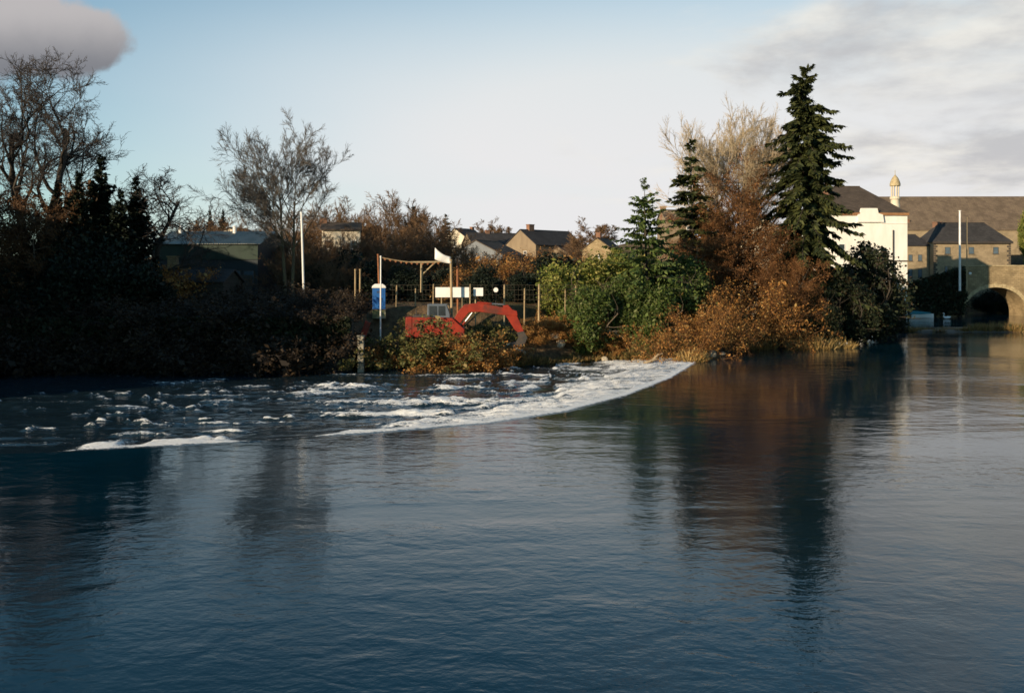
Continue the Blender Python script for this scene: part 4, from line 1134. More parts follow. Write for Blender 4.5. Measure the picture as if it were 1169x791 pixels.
def build_site():
    # portable toilet
    d = 92.0; s = F / d; p = at(432.5, 353.5, d); zb = p.z
    t = thing('portable_toilet', 'blue portable toilet cabin with white roof at the site edge', 'toilet', (p.x, d, zb), R(8))
    m = MB(); m.box((0, 0, 1.02), (1.18, 1.18, 1.95)); m.build('cabin', M['paint_blue'], t, bevel=.04)
    m = MB(); m.box((0, -.60, 1.0), (.72, .03, 1.75)); dr = m.build('door', M['paint_blue'], t, bevel=.01)
    m = MB(); m.box((.26, -.63, 1.0), (.06, .04, .16)); m.build('handle', M['metal_dark'], dr)
    m = MB()
    for k in range(4): m.box((-.0, -.625, 1.55 + k * .06), (.4, .02, .03))
    m.build('vent', M['metal_dark'], dr)
    m = MB(); m.prism([(-.66, 1.99), (.66, 1.99), (.6, 2.2), (.35, 2.38), (-.35, 2.38), (-.6, 2.2)], -.66, .66); m.build('roof', M['paint_white'], t, bevel=.05)
    m = MB(); m.box((0, 0, .02), (1.3, 1.3, .1)); m.build('skid', M['metal_dark'], t)
    m = MB(); m.box((0, 0, -.4), (1.2, 1.2, .8)); m.build('plinth', M['concrete'], t)

    def pole(name, px0, py0, px1, py1, d, r, mt, label, cat='pole', group=None, cap=True):
        a, b = at(px0, py0, d), at(px1, py1, d)
        zz = min(a.z, gz(a.x, a.y)) - .2
        tt = thing(name, label, cat, (a.x, a.y, zz), group=group)
        mm = MB(); mm.cyl((0, 0, 0), (b.x - a.x, 0, b.z - zz), r, r * .85, n=9); mm.build('shaft', mt, tt)
        if cap: mm = MB(); mm.cyl((b.x - a.x, 0, b.z - zz - .02), (b.x - a.x, 0, b.z - zz + .07), r * 1.25, r * 1.0, n=9); mm.build('cap', mt, tt)
        return tt
    pole('tall_pole', 347.5, 349, 344, 243, 95.0, .115, M['paint_white'], 'tall white pole beside the big bare tree')
    pole('site_pole', 434.3, 350, 434.6, 293, 88.6, .07, M['paint_white'], 'white pole rising in front of the blue toilet')
    pole('rusty_pole', 433.5, 349, 431.5, 291, 93.5, .10, M['post_rust'], 'rusty pole beside the blue toilet')
    pole('site_pole', 516, 350, 514.8, 297, 90.0, .13, M['post_wood'], 'bare timber pole rising behind the excavator cab')
    pole('site_pole', 523, 349, 522, 296, 91.5, .11, M['post_rust'], 'reddish timber pole beside the sign boards')
    pole('stake', 405.5, 333, 405.5, 308, 100.0, .10, M['post_wood'], 'one of two slim stakes left of the blue toilet', 'stake', 'pair of stakes')
    pole('stake', 410.8, 333, 411, 308, 100.0, .10, M['post_wood'], 'one of two slim stakes left of the blue toilet', 'stake', 'pair of stakes')
    # white cloth banner tied to the timber pole
    a = at(514.5, 299, 90.0); t = thing('white_banner', 'white cloth banner tied to the top of the timber pole', 'banner', (a.x, a.y - .16, a.z))
    m = MB(); nx_, nz_ = 8, 4; V = []
    for iz in range(nz_ + 1):
        for ix in range(nx_ + 1):
            u, v = ix / nx_, iz / nz_; top_ = .25 + .45 * u ** 1.6; V.append((-1.42 * u, .10 * math.sin(5 * u + 2 * v), -.15 * (1 - u) + .25 * u + (top_ + .35) * v - .1 * math.sin(3 * u)))
    m.add(V, [(iz * (nx_ + 1) + ix, iz * (nx_ + 1) + ix + 1, (iz + 1) * (nx_ + 1) + ix + 1, (iz + 1) * (nx_ + 1) + ix) for iz in range(nz_) for ix in range(nx_)])
    cl = m.build('cloth', M['paint_white'], t, smooth=True); cl.modifiers.new('thick', 'SOLIDIFY').thickness = .012
    m = MB()
    for zz in (-.1, .35): m.cyl((0, -.02, zz), (.12, .1, zz), .02, n=6)
    m.build('ties', M['post_wood'], t)
    # overhead rope with post and brace
    t = thing('warning_line', 'sagging line strung between the site poles', 'line', (0, 0, 0))
    A, B = at(433, 293.5, 88.6), at(506, 299, 90)
    m = MB(); n = 24
    P = [A.lerp(B, k / n) + Vector((0, 0, -.25 * math.sin(math.pi * k / n))) for k in range(n + 1)]
    for a, b in zip(P[:-1], P[1:]): m.cyl(a, b, .045, n=5, caps=False)
    m.build('rope', M['post_wood'], t)
    m = MB()
    for k in range(2, n, 2):
        q = P[k]; m.add([(q.x - .16, q.y, q.z), (q.x + .16, q.y, q.z), (q.x + .02, q.y + .03, q.z - .22), (q.x, q.y + .02, q.z)], [(0, 1, 2), (0, 2, 3)])
    m.build('bunting', M['post_rust'], t)
    a = at(481, 324, 92.0); b = at(481, 299.5, 92.0)
    t = thing('braced_post', 'timber post with diagonal brace under the sagging line', 'post', (a.x, a.y, a.z - .8))
    m = MB(); m.cyl((0, 0, 0), (0, 0, b.z - a.z + .8), .11, .09, n=8); m.build('shaft', M['post_wood'], t)
    c = at(497, 299.5, 92.0); m = MB(); m.cyl((0.05, 0, b.z - a.z - .35), (c.x - a.x, 0, c.z - a.z + .8), .07, n=8); m.build('brace', M['post_wood'], t)
    m = MB(); m.cyl((-1.0, 0, b.z - a.z + .82), (c.x - a.x + .6, 0, c.z - a.z + .85), .07, n=8); m.build('crossbar', M['post_wood'], t)
    # sign boards
    for px0, px1, y0, y1, d, lb in ((497, 535.5, 328, 339.5, 91.0, 'long white sign board on posts behind the excavator'), (540.5, 551.5, 328.6, 338, 91.6, 'short white sign board next to the long one')):
        s = F / d; a, b = at(px0, y1, d), at(px1, y0, d); zb = gz((a.x + b.x) / 2, d)
        t = thing('sign_board', lb, 'sign', ((a.x + b.x) / 2, d, zb - .1)); w = b.x - a.x
        m = MB(); m.box((0, 0, (a.z + b.z) / 2 - zb + .1), (w, .05, b.z - a.z)); bd = m.build('board', M['paint_white'], t, bevel=.01)
        m = MB()
        for zz in (a.z, b.z): m.box((0, .045, zz - zb + .1 + (0.05 if zz == a.z else -.05)), (w, .05, .08))
        m.build('batten', M['post_wood'], bd)
        for x in ((-w * .32, w * .30) if w > 2 else (-w * .3,)):
            m = MB(); m.cyl((x, .12, -.3), (x, .12, b.z - zb + .05), .06, n=8); m.build('post', M['post_wood'], t)
    p = at(566, 331, 93.0)
    t = thing('round_sign', 'small round white disc sign on the wire fence', 'sign', (p.x, p.y, gz(p.x, p.y)))
    zz = p.z - gz(p.x, p.y)
    m = MB(); m.cyl((0, -.03, zz), (0, 0.0, zz), .22, n=18); m.build('disc', M['paint_white'], t)
    m = MB(); m.cyl((0, .05, -.2), (0, .05, zz + .2), .03, n=6); m.build('post', M['metal_dark'], t)
    # wire fence
    t = thing('wire_fence', 'wire fence on timber posts along the edge of the site', 'fence', (0, 0, 0))
    posts = [(452.5, 326, 343, .08), (474, 330, 344, .075), (494.5, 325, 345, .07), (536.5, 325, 342, .07), (575.5, 325.5, 346, .10), (598.5, 330, 343, .075), (615, 325, 347.5, .10), (645, 330, 343, .07), (657, 327, 345, .07)]
    tops = []
    for px_, y0, y1, r in posts:
        a, b = at(px_, y1, 94.5), at(px_, y0, 94.5); zg = min(a.z, gz(a.x, a.y)) - .3
        m = MB(); m.cyl((a.x, a.y, zg), (b.x + .03, b.y, b.z), r, r * .9, n=9); m.cyl((b.x + .03, b.y, b.z), (b.x + .03, b.y, b.z + .06), r * .9, r * .4, n=9); m.build('post', M['post_wood'], t)
    x0, x1 = at(440, 0, 94.4).x, at(662, 0, 94.4).x
    z = lambda py: at(0, py, 94.4).z
    for py in (325.5, 331, 336.5, 342):
        m = MB(); m.cyl((x0, 94.3, z(py)), (x1, 94.3, z(py)), .010, n=5); m.build('wire', M['fence_wire'], t)
    m = MB(); xx = x0
    while xx < x1: m.cyl((xx, 94.3, z(343)), (xx, 94.3, z(325.5)), .006, n=3, caps=False); xx += .35
    m.build('wire_mesh', M['fence_wire'], t)['kind'] = 'stuff'


def car(name, label, px, py, d, rot, paint):
    p = at(px, py, d); zb = gz(p.x, p.y)
    t = thing(name, label, 'car', (p.x, p.y, zb + .02), R(rot))
    m = MB(); m.prism([(-2.05, .28), (2.0, .28), (2.08, .6), (1.95, .82), (1.0, .95), (-1.9, .98), (-2.1, .75)], -.83, .83); bd = m.build('body', paint, t, bevel=.07)
    m = MB(); m.prism([(1.05, .93), (.35, 1.42), (-1.15, 1.45), (-1.85, .96)], -.72, .72); cb = m.build('cabin', paint, t, bevel=.06)
    for y in (-.735, .735):
        for a, b in ((-1.45, -.45), (-.35, .62)):
            m = MB(); m.prism([(a, 1.0), (b + .12, 1.0), (b - .2, 1.34), (a + .22, 1.34)], y - .01, y + .01); m.build('side_window', M['glass_dark'], cb)
    m = MB(); m.add([(1.09, -.6, .97), (1.09, .6, .97), (.42, .6, 1.40), (.42, -.6, 1.40)], [(0, 1, 2, 3)]); m.build('windscreen', M['glass_dark'], cb)
    for x in (-1.25, 1.3):
        for y in (-.8, .8):
            m = MB(); m.cyl((x, y - .1, .31), (x, y + .1, .31), .31, n=18); wl = m.build('wheel', M['rubber'], t)
            m = MB(); m.cyl((x, y - .11, .31), (x, y + .11, .31), .18, n=14); m.build('rim', M['steel'], wl)
    for y in (-.6, .6):
        m = MB(); m.box((2.0, y, .68), (.12, .32, .14)); m.build('headlight', M['glass_blue'], t)


def build_boat():
    p = at(1046, 362, 184.0)
    t = thing('moored_boat', 'long white moored boat with turquoise cover below the ivy wall', 'boat', (p.x, 184, 0.0), R(2))
    n = 18; hull = MB(); V = []; L = 6.6
    for i in range(n + 1):
        u = i / n; x = -L / 2 + L * u
        w = 0.95 * (1 - (max(0, u - .55) / .45) ** 2.2) * (0.85 + .15 * min(1, u / .2)) + .02
        sh = .75 + .22 * max(0, u - .5) ** 1.3
        V += [(x, -w, sh), (x, -w * .8, .1), (x, -w * .3, -.22), (x, w * .3, -.22), (x, w * .8, .1), (x, w, sh)]
    fs = []
    for i in range(n): fs += [(i * 6 + k, i * 6 + k + 1, (i + 1) * 6 + k + 1, (i + 1) * 6 + k) for k in range(5)]
    fs += [(0, 1, 2, 3, 4, 5), tuple(n * 6 + k for k in range(5, -1, -1))]
    hull.add(V, fs); hull.build('hull', M['paint_white'], t)
    m = MB(); V = []
    for i in range(n - 1):
        u = i / n; x = -L / 2 + L * u + .05
        w = (0.98 * (1 - (max(0, u - .55) / .45) ** 2.2) * (0.85 + .15 * min(1, u / .2)) + .02); sh = .76 + .22 * max(0, u - .5) ** 1.3
        r = .34 * math.sin(math.pi * min(1, (u + .12))) + .05
        V += [(x, -w, sh), (x, -w * .9, sh + .2), (x, 0, sh + r + .2), (x, w * .9, sh + .2), (x, w, sh)]
    fs = []
    for i in range(n - 2): fs += [(i * 5 + k, i * 5 + k + 1, (i + 1) * 5 + k + 1, (i + 1) * 5 + k) for k in range(4)]
    m.add(V, fs + [(0, 1, 2, 3, 4)]); m.build('cover', M['paint_turq'], t)
    m = MB(); m.box((-L / 2 - .15, 0, .55), (.3, .3, .5)); m.build('outboard_motor', M['metal_dark'], t, bevel=.04)
    # swan
    p = at(1081, 361, 180.0)
    t = thing('swan', 'small white swan afloat between the moored boat and the arch', 'swan', (p.x, 180.0, 0.0), R(165))
    import bmesh
    def skin(name, pts, mat, par):
        me = bpy.data.meshes.new(name); me.from_pydata([q[:3] for q in pts], [(i, i + 1) for i in range(len(pts) - 1)], [])
        ob = obj(name, me, mat, par); sk = ob.modifiers.new('skin', 'SKIN')
        for v, q in zip(me.skin_vertices[0].data, pts): v.radius = (q[3], q[4])
        me.skin_vertices[0].data[0].use_root = True
        ob.modifiers.new('sub', 'SUBSURF').levels = 2; ob.modifiers['sub'].render_levels = 2
        return ob
    skin('body', [(-.72, 0, .42, .06, .08), (-.45, 0, .30, .24, .22), (0, 0, .24, .33, .29), (.35, 0, .25, .25, .25), (.50, 0, .42, .10, .11), (.52, 0, .66, .065, .065), (.42, 0, .88, .06, .06), (.44, 0, 1.04, .07, .07), (.58, 0, 1.06, .07, .065), (.68, 0, 1.01, .04, .035)], M['feather'], t)
    m = MB(); m.cyl((.68, 0, 1.02), (.84, 0, .96), .04, .015, n=8); m.build('beak', M['beak'], t)


build_right_town()
build_bridge()
build_hill_houses()
build_shed()
build_quay()
build_shade_block()
build_excavator()
build_site()
car('parked_car', 'dark car parked in the shade right of the green shed', 283, 328, 104.0, 12, M['car_dark'])
car('parked_car', 'silver car parked before the green shed', 250, 304, 109.5, 172, M['car_silver'])
build_boat()

# ------------------------------------------------------------------ trees and shrubs
def place(kind, H, name, label, cat, px, top, d, base=None, group=None, rot=None, sx=1.0, sink=0.2):
    """put a plant of natural height H so that it stands at the bearing px, d metres off, as tall as the row top"""
    p = at(px, top, d); zb = gz(p.x, p.y) if base is None else base
    k = (p.z - zb + sink) / H
    return kind.put(name, label, cat, (p.x, p.y, zb), (k * sx, k * sx, k), rot if rot is not None else (px * 1.7 + d) % 6.28, group, sink)


def kind_height(k):
    return max(max(v.co.z for v in me.vertices) for _, me, _ in k.parts)


K = {}
K['oak'] = bare_kind(24, 20, .80, [gen(9, .07, .04, .35, 9, .40, 50, .50, .25, .62, asd=12), gen(8, .20, .08, .22, 8, .2, 44, .58, .30, .58, asd=14), gen(6, .22, .06, .25, 7, .2, 42, .56, .3, .58, rmin=.03), gen(5, .2, .04, .3, 6, .15, 40, .55, .3, .62, rmin=.022), gen(4, .18, .03, .4, 3, .2, 38, .6, .2, .8, rmin=.018), gen(2, .15, .02, .5)],
                     M['bark_dark'], M['twig_dark'], stems=2, spread=.10)
K['small_oak'] = bare_kind(5, 11, .34, [gen(7, .14, .02, .3, 11, .3, 58, .62, .25, .6, asd=14), gen(6, .25, .03, .22, 9, .2, 48, .5, .2, .55), gen(5, .25, .02, .25, 8, .15, 46, .5, .2, .55, rmin=.026), gen(3, .2, .02, .3, 5, .1, 42, .5, .2, .6, rmin=.02), gen(2, .2, .0, .4)],
                           M['bark_dark'], M['twig_dark'])
K['fan'] = bare_kind(39, 24, .34, [gen(9, .012, .02, .35, 12, .48, 42, .72, .22, .6, asd=8), gen(8, .045, .025, .18, 7, .25, 29, .60, .42, .58, asd=7), gen(6, .07, .025, .2, 6, .2, 28, .60, .38, .6, rmin=.026), gen(5, .09, .02, .3, 6, .15, 28, .58, .3, .65, rmin=.019), gen(3, .10, .02, .4, 4, .2, 28, .7, .2, .8, rmin=.015), gen(2, .1, .01, .5)],
                     M['bark_ivy'], M['twig_grey'], stems=2, spread=.06, trunk_frac=.64)
K['bushy'] = bare_kind(44, 11, .20, [gen(7, .05, .03, .15, 12, .12, 40, .62, .5, .6, asd=9), gen(6, .08, .06, .18, 7, .2, 30, .60, .4, .58), gen(5, .10, .05, .25, 6, .15, 30, .60, .3, .62, rmin=.028), gen(4, .12, .03, .3, 5, .15, 30, .60, .3, .7, rmin=.024), gen(2, .12, .01, .5)],
                       M['bark_grey'], M['twig_brown'], stems=4, spread=.30)
K['round'] = bare_kind(48, 10, .25, [gen(7, .06, .03, .15, 14, .2, 52, .62, .3, .6, asd=12), gen(6, .10, .05, .18, 7, .2, 32, .60, .35, .58), gen(5, .12, .04, .25, 6, .15, 32, .60, .3, .62, rmin=.055), gen(4, .12, .02, .4, 6, .1, 32, .6, .2, .7, rmin=.05), gen(2, .12, 0, .5)],
                       M['bark_grey'], M['twig_brown'], stems=2, spread=.2)
K['crown_fan'] = bare_kind(51, 24, .40, [gen(8, .03, .02, .4, 14, .50, 46, .62, .20, .62, asd=10), gen(8, .04, .03, .2, 7, .25, 30, .60, .40, .58), gen(6, .06, .03, .25, 6, .2, 27, .60, .35, .6, rmin=.03), gen(5, .08, .03, .3, 7, .15, 28, .58, .3, .65, rmin=.018), gen(3, .09, .02, .4, 3, .2, 28, .7, .2, .8, rmin=.013), gen(2, .1, .01, .5)],
                           M['bark_grey'], M['twig_pale'], stems=3, spread=.14, trunk_frac=.66)
K['copper'] = bare_kind(63, 20, .34, [gen(9, .06, .02, .2, 26, .10, 58, .52, .40, .6, asd=13), gen(7, .12, .0, .15, 13, .12, 44, .45, .35, .55), gen(5, .15, -.01, .25, 8, .1, 42, .5, .3, .6, rmin=.026), gen(3, .16, -.01, .3, 3, .1, 40, .6, .2, .7, rmin=.019), gen(2, .16, 0, .4)],
                        M['bark_grey'], M['twig_rust'], stems=3, spread=.16, leaf_mat=M['leaf_rust'], leaf_size=.085, leaf_k=1, lspread=.14)
K['fir'] = conifer_kind(71, 28, .55, 5.9, M['leaf_fir'], M['bark_dark'], whorl=.74, per=7, spray=.90, nspr=95, droop=.62, power=.58, ragged=.38, width=.17)
K['spruce'] = conifer_kind(72, 15, .24, 5.6, M['leaf_spruce'], M['bark_dark'], whorl=.62, per=6, spray=.62, nspr=36, droop=.30, power=.85, ragged=.25, lift=.12, width=.12)
K['slim_fir'] = conifer_kind(73, 18, .25, 2.4, M['leaf_fir'], M['bark_dark'], whorl=.72, per=5, spray=.75, nspr=34, droop=.36, power=.7, ragged=.4, width=.16)
K['yew'] = conifer_kind(74, 13, .25, 2.8, M['leaf_yew'], M['bark_dark'], whorl=.42, per=8, spray=.55, nspr=26, droop=.2, power=.95, ragged=.22, lift=.5, width=.16)
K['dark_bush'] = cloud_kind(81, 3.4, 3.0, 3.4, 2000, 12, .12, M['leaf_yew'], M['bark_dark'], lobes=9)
K['laurel'] = cloud_kind(82, 3.0, 2.8, 3.4, 2200, 13, .10, M['leaf_laurel'], M['bark_grey'], lobes=10, clump_r=.28)
K['laurel_deep'] = cloud_kind(83, 3.2, 2.8, 3.3, 2200, 13, .10, M['leaf_laurel_deep'], M['bark_grey'], lobes=9, clump_r=.28)
K['holly'] = cloud_kind(84, 2.7, 2.7, 4.4, 2200, 12, .12, M['leaf_ivy'], M['bark_dark'], lobes=12, clump_r=.3)
K['scrub'] = scrub_kind(91, 3.4, 2.6, 26, M['twig_brown'], M['leaf_russet'], .065, 4)
K['scrub_green'] = scrub_kind(92, 3.0, 2.4, 24, M['twig_brown'], M['leaf_olive'], .075, 6)
K['bramble'] = scrub_kind(93, 1.7, 2.8, 30, M['twig_rust'], M['leaf_russet'], .05, 2, n1=6, n2=4, r=.02, arch=-.16)
K['bramble_dim'] = scrub_kind(95, 1.9, 2.8, 30, M['twig_dark'], M['leaf_shaded'], .06, 2, n1=6, n2=4, r=.02, arch=-.14)
K['russet_bush'] = scrub_kind(94, 4.6, 4.2, 40, M['twig_rust'], M['leaf_russet'], .06, 2, n1=8, n2=6, r=.045, arch=-.07)
K['beech'] = bare_kind(66, 13, .26, [gen(8, .06, .02, .2, 16, .08, 55, .55, .45, .6, asd=12), gen(6, .12, .0, .15, 9, .12, 44, .45, .35, .55), gen(4, .15, 0, .25, 7, .1, 42, .5, .3, .6, rmin=.016), gen(2, .16, 0, .4)],
                       M['bark_grey'], M['twig_rust'], stems=3, spread=.2, leaf_mat=M['leaf_dim_rust'], leaf_size=.09, leaf_k=3, lspread=.2)
K['dim_scrub'] = scrub_kind(96, 3.6, 3.2, 30, M['twig_dark'], M['leaf_shaded'], .07, 2)
K['reeds'] = blades_kind(101, 420, 1.5, 1.3, M['reed'], .7, .035)
K['tussock'] = blades_kind(102, 260, .65, .7, M['dead_grass'], .9, .03)
HH = {k: kind_height(v) for k, v in K.items()}


def T(kind, name, label, px, top, d, **kw):
    return place(K[kind], HH[kind], name, label, kw.pop('cat', 'tree'), px, top, d, **kw)


# left bank
T('oak', 'oak_tree', 'large gnarled bare oak towering over the dark conifers', 40, 57, 93, rot=.5, sx=1.0)
T('small_oak', 'oak_tree', 'small spreading bare oak behind the dark conifers, near the shed', 176, 186, 96, rot=2.2, sx=1.15)
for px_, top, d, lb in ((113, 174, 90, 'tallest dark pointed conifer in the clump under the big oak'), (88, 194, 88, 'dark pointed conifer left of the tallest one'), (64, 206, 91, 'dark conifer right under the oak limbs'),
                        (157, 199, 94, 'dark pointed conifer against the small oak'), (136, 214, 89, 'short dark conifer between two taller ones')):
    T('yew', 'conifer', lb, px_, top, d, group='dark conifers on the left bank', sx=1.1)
for px_, top, d, lb in ((8, 196, 88, 'tall russet-leaved beech at the foot of the big oak'), (30, 235, 85.5, 'low russet beech before the conifers'), (-14, 215, 84.5, 'russet beech leaning past the oak')):
    T('beech', 'beech_tree', lb, px_, top, d, group='russet beeches by the oak')
for k, (px_, top, d) in enumerate(((50, 262, 86.5), (95, 255, 87), (135, 262, 88), (12, 290, 85), (165, 300, 89.5))):
    T('dark_bush', 'evergreen_bush', ('dark evergreen bush under the conifer below the oak limbs', 'dark evergreen bush just left of the tallest conifer', 'dark evergreen bush under the shortest conifer', 'dark evergreen bush under the russet beeches', 'low dark evergreen bush at the broken wall end')[k], px_, top, d, cat='bush', group='evergreen bushes under the conifers')
for k, (px_, top, d) in enumerate(((70, 305, 91), (150, 296, 94.5), (118, 300, 92), (165, 283, 97))):
    T('scrub', 'copper_hedge', 'russet bush growing over the rubble garden wall', px_, top, d, cat='bush', group='russet bushes on the garden wall', base=3.8)
for k, px_ in enumerate((15, 60, 105, 150, 190, 232, 268, 305, 340, 375)):
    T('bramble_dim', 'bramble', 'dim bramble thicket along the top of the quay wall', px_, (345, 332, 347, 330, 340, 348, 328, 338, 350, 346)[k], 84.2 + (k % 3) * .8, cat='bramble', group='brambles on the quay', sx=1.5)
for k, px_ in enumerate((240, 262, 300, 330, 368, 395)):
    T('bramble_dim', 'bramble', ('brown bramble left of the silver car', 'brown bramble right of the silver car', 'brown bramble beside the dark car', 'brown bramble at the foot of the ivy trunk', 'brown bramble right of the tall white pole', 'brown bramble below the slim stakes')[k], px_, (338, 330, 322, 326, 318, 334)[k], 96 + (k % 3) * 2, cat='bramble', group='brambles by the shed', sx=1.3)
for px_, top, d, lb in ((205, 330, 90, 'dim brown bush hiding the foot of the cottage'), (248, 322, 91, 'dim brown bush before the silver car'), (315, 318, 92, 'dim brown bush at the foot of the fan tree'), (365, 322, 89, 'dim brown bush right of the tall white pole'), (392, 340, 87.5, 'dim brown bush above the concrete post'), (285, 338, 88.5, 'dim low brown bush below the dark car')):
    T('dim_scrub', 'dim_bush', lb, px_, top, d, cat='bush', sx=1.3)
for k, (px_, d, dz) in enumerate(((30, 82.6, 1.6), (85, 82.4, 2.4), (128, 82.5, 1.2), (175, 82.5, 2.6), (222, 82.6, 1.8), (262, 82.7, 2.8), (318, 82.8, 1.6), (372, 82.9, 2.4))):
    T('bramble_dim', 'shade_bramble', 'bramble added to darken the shaded face of the quay wall', px_, 362 + 6 * (k % 3), d, cat='bramble', base=dz - 2.0, group='brambles added to darken the quay wall', sx=1.2)  # brambles hung over the wall to deepen its shade
# tall fan tree and the wood behind the site
T('fan', 'fan_tree', 'tall slender bare tree with fan crown and ivy trunk beside the white pole', 330, 124, 104, rot=.9, sx=.98)
for k, (px_, top, d) in enumerate(((262, 236, 135), (232, 246, 150), (300, 252, 120), (345, 238, 128), (375, 222, 150), (398, 236, 140), (352, 268, 112), (385, 288, 108), (330, 285, 110), (408, 262, 128), (270, 268, 122))):
    T('bushy', 'bare_tree', 'bushy bare brown tree in the wood behind the fan tree', px_, top, d, group='bare brown trees behind the fan tree', sx=1.15)
T('bushy', 'bare_tree', 'bare tree with branches across the pale cream cottage', 385, 256, 119, sx=1.0, rot=2.0)
T('bushy', 'bare_tree', 'tallest bushy bare tree behind the blue toilet', 455, 217, 140, sx=1.1, rot=.4)
for k, (px_, top, d) in enumerate(((430, 238, 138), (492, 238, 136), (478, 252, 126), (505, 262, 130), (440, 266, 120))):
    T('bushy', 'bare_tree', ('bare brown tree just left of the tallest bushy tree', 'bare brown tree between the tallest bushy tree and the pine', 'lower bare brown tree before the russet-looking conifer', 'low bare brown tree under the small dark pine', 'low bare brown tree above the blue toilet')[k], px_, top, d, group='bare trees behind the toilet', sx=1.1)
T('slim_fir', 'pine_tree', 'small dark pine on the hill above the white cottage', 508, 244, 220, sx=1.5)
T('yew', 'conifer', 'russet-looking pointed conifer amid bare trees', 472, 234, 150)
for px_, top, d in ((240, 240, 190), (254, 239, 190), (225, 250, 185)):
    T('yew', 'conifer', 'far dark pointed conifer above the shed roof', px_, top, d, group='far conifers over the shed')
T('round', 'bare_tree', 'far round bare tree behind the slate roofed house', 556, 250, 262, sx=1.3); T('round', 'bare_tree', 'far pale bare tree left of the cream house', 570, 247, 270, sx=1.1)
T('round', 'bare_tree', 'broad round bare tree above the laurels', 676, 246, 215, sx=1.7, rot=.3)
T('round', 'bare_tree', 'smaller bare tree beside the broad round one', 655, 262, 205, sx=1.3)
# hedges behind the fence
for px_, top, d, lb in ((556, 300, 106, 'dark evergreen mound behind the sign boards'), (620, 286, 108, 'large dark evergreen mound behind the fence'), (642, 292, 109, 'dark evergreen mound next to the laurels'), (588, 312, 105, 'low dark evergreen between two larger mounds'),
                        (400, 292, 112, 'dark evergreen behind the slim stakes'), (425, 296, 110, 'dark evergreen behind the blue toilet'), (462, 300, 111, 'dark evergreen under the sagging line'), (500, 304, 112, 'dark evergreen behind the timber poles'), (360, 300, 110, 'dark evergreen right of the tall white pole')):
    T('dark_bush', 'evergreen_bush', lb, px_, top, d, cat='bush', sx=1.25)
for px_, top, d in ((592, 282, 116), (545, 288, 118), (610, 280, 120), (520, 300, 114), (575, 284, 122), (645, 284, 118)):
    T('russet_bush', 'hedge_bush', 'brown twiggy hedge bush behind the dark mounds', px_, top, d, cat='bush', group='brown hedge behind the site', sx=1.2)
for px_, top, d in ((535, 276, 150), (575, 283, 140), (607, 284, 145), (635, 282, 150), (655, 276, 160), (548, 290, 135)):
    T('bushy', 'bare_tree', 'bare brown tree on the slope below the hill houses', px_, top, d, group='bare trees below the hill houses', sx=1.2)
for px_, top, d in ((1130, 330, 209.5), (1148, 330, 210)):
    T('dark_bush', 'evergreen_bush', 'dark bush added behind the bridge arch for its black shade', px_, top, d, cat='bush', base=.2, group='bushes added to darken the arch', sx=1.3)  # bushes added so the opening under the arch looks dark
T('dark_bush', 'evergreen_bush', 'dark evergreen below the pale cream cottage', 390, 283, 116, cat='bush', sx=1.1)
# right: evergreen thicket and tall trees
T('spruce', 'spruce_tree', 'green spruce with open tiers above the laurels', 739, 202, 95.5, rot=.2, sx=1.0)
for px_, top, d, kd, lb in ((662, 284, 97, 'laurel', 'yellow-green laurel at the end of the wire fence'), (690, 288, 99, 'laurel', 'yellow-green laurel below the brick chimney house'), (716, 278, 102, 'laurel', 'tall laurel left of the spruce'), (705, 308, 95, 'laurel_deep', 'deep green laurel above the driftwood'),
                            (755, 283, 99, 'laurel_deep', 'dark green laurel at the foot of the spruce'), (775, 300, 97, 'laurel_deep', 'dark laurel beside the rusty tree'), (735, 318, 94, 'laurel_deep', 'low green laurel above the pale dead branches'), (672, 320, 94, 'laurel_deep', 'low deep green laurel by the fence end')):
    T(kd, 'laurel_bush', lb, px_, top, d, cat='bush', sx=1.1)
T('slim_fir', 'slim_fir', 'slender dark fir between the spruce and the rusty tree', 791, 157, 107, sx=1.15)
T('crown_fan', 'bare_tree', 'pale bare tree with broad fan top behind the rusty tree', 842, 99, 114.5, rot=2.0, sx=.80)
T('copper', 'copper_tree', 'big rusty brown leafed tree overhanging the water', 852, 165, 109, rot=1.2, sx=1.0)
T('copper', 'copper_tree', 'lower rusty tree left of the big one', 806, 218, 106, rot=3.0, sx=1.0)
T('copper', 'copper_tree', 'rusty tree against the trunk of the great fir', 889, 250, 105, rot=4.4, sx=.85)
T('fir', 'fir_tree', 'great dark fir, the tallest tree on the point', 921, 73, 109, rot=.7)
for px_, top, d, lb in ((988, 272, 113, 'dark holly before the white building'), (955, 300, 110, 'dark holly right beside the great fir'), (1012, 322, 120, 'low dark holly at the water below the white building'), (938, 322, 105.5, 'low dark holly under the great fir'), (905, 318, 105.5, 'dark holly added as shade between russet bushes and the great fir'), (972, 318, 108.5, 'round dark holly over the reeds')):
    T('holly', 'holly_tree', lb, px_, top, d, sx=1.05, base=.2)  # the holly left of the fir is added to stand for shade
for px_, top, d in ((1018, 350, 134), (1027, 336, 178)):
    T('dark_bush', 'evergreen_bush', 'dark bush on the shaded bank before the ivy wall', px_, top, d, cat='bush', group='dark bushes by the ivy wall', base=.1, sx=1.2)
T('laurel', 'laurel_bush', 'green bushy tree at the right end of the stone house', 1176, 236, 224, sx=.45)
# russet bushes on the point
for px_, top, d, lb in ((800, 322, 94, 'orange russet bush at the weir end'), (835, 305, 101, 'tall russet bush below the rusty tree'), (868, 318, 104, 'russet bush over the pale reeds'), (780, 345, 89.5, 'small orange bush beside the foam'), (822, 345, 95.5, 'low orange bush between two russet bushes')):
    T('russet_bush', 'russet_bush', lb, px_, top, d, cat='bush', sx=.95)
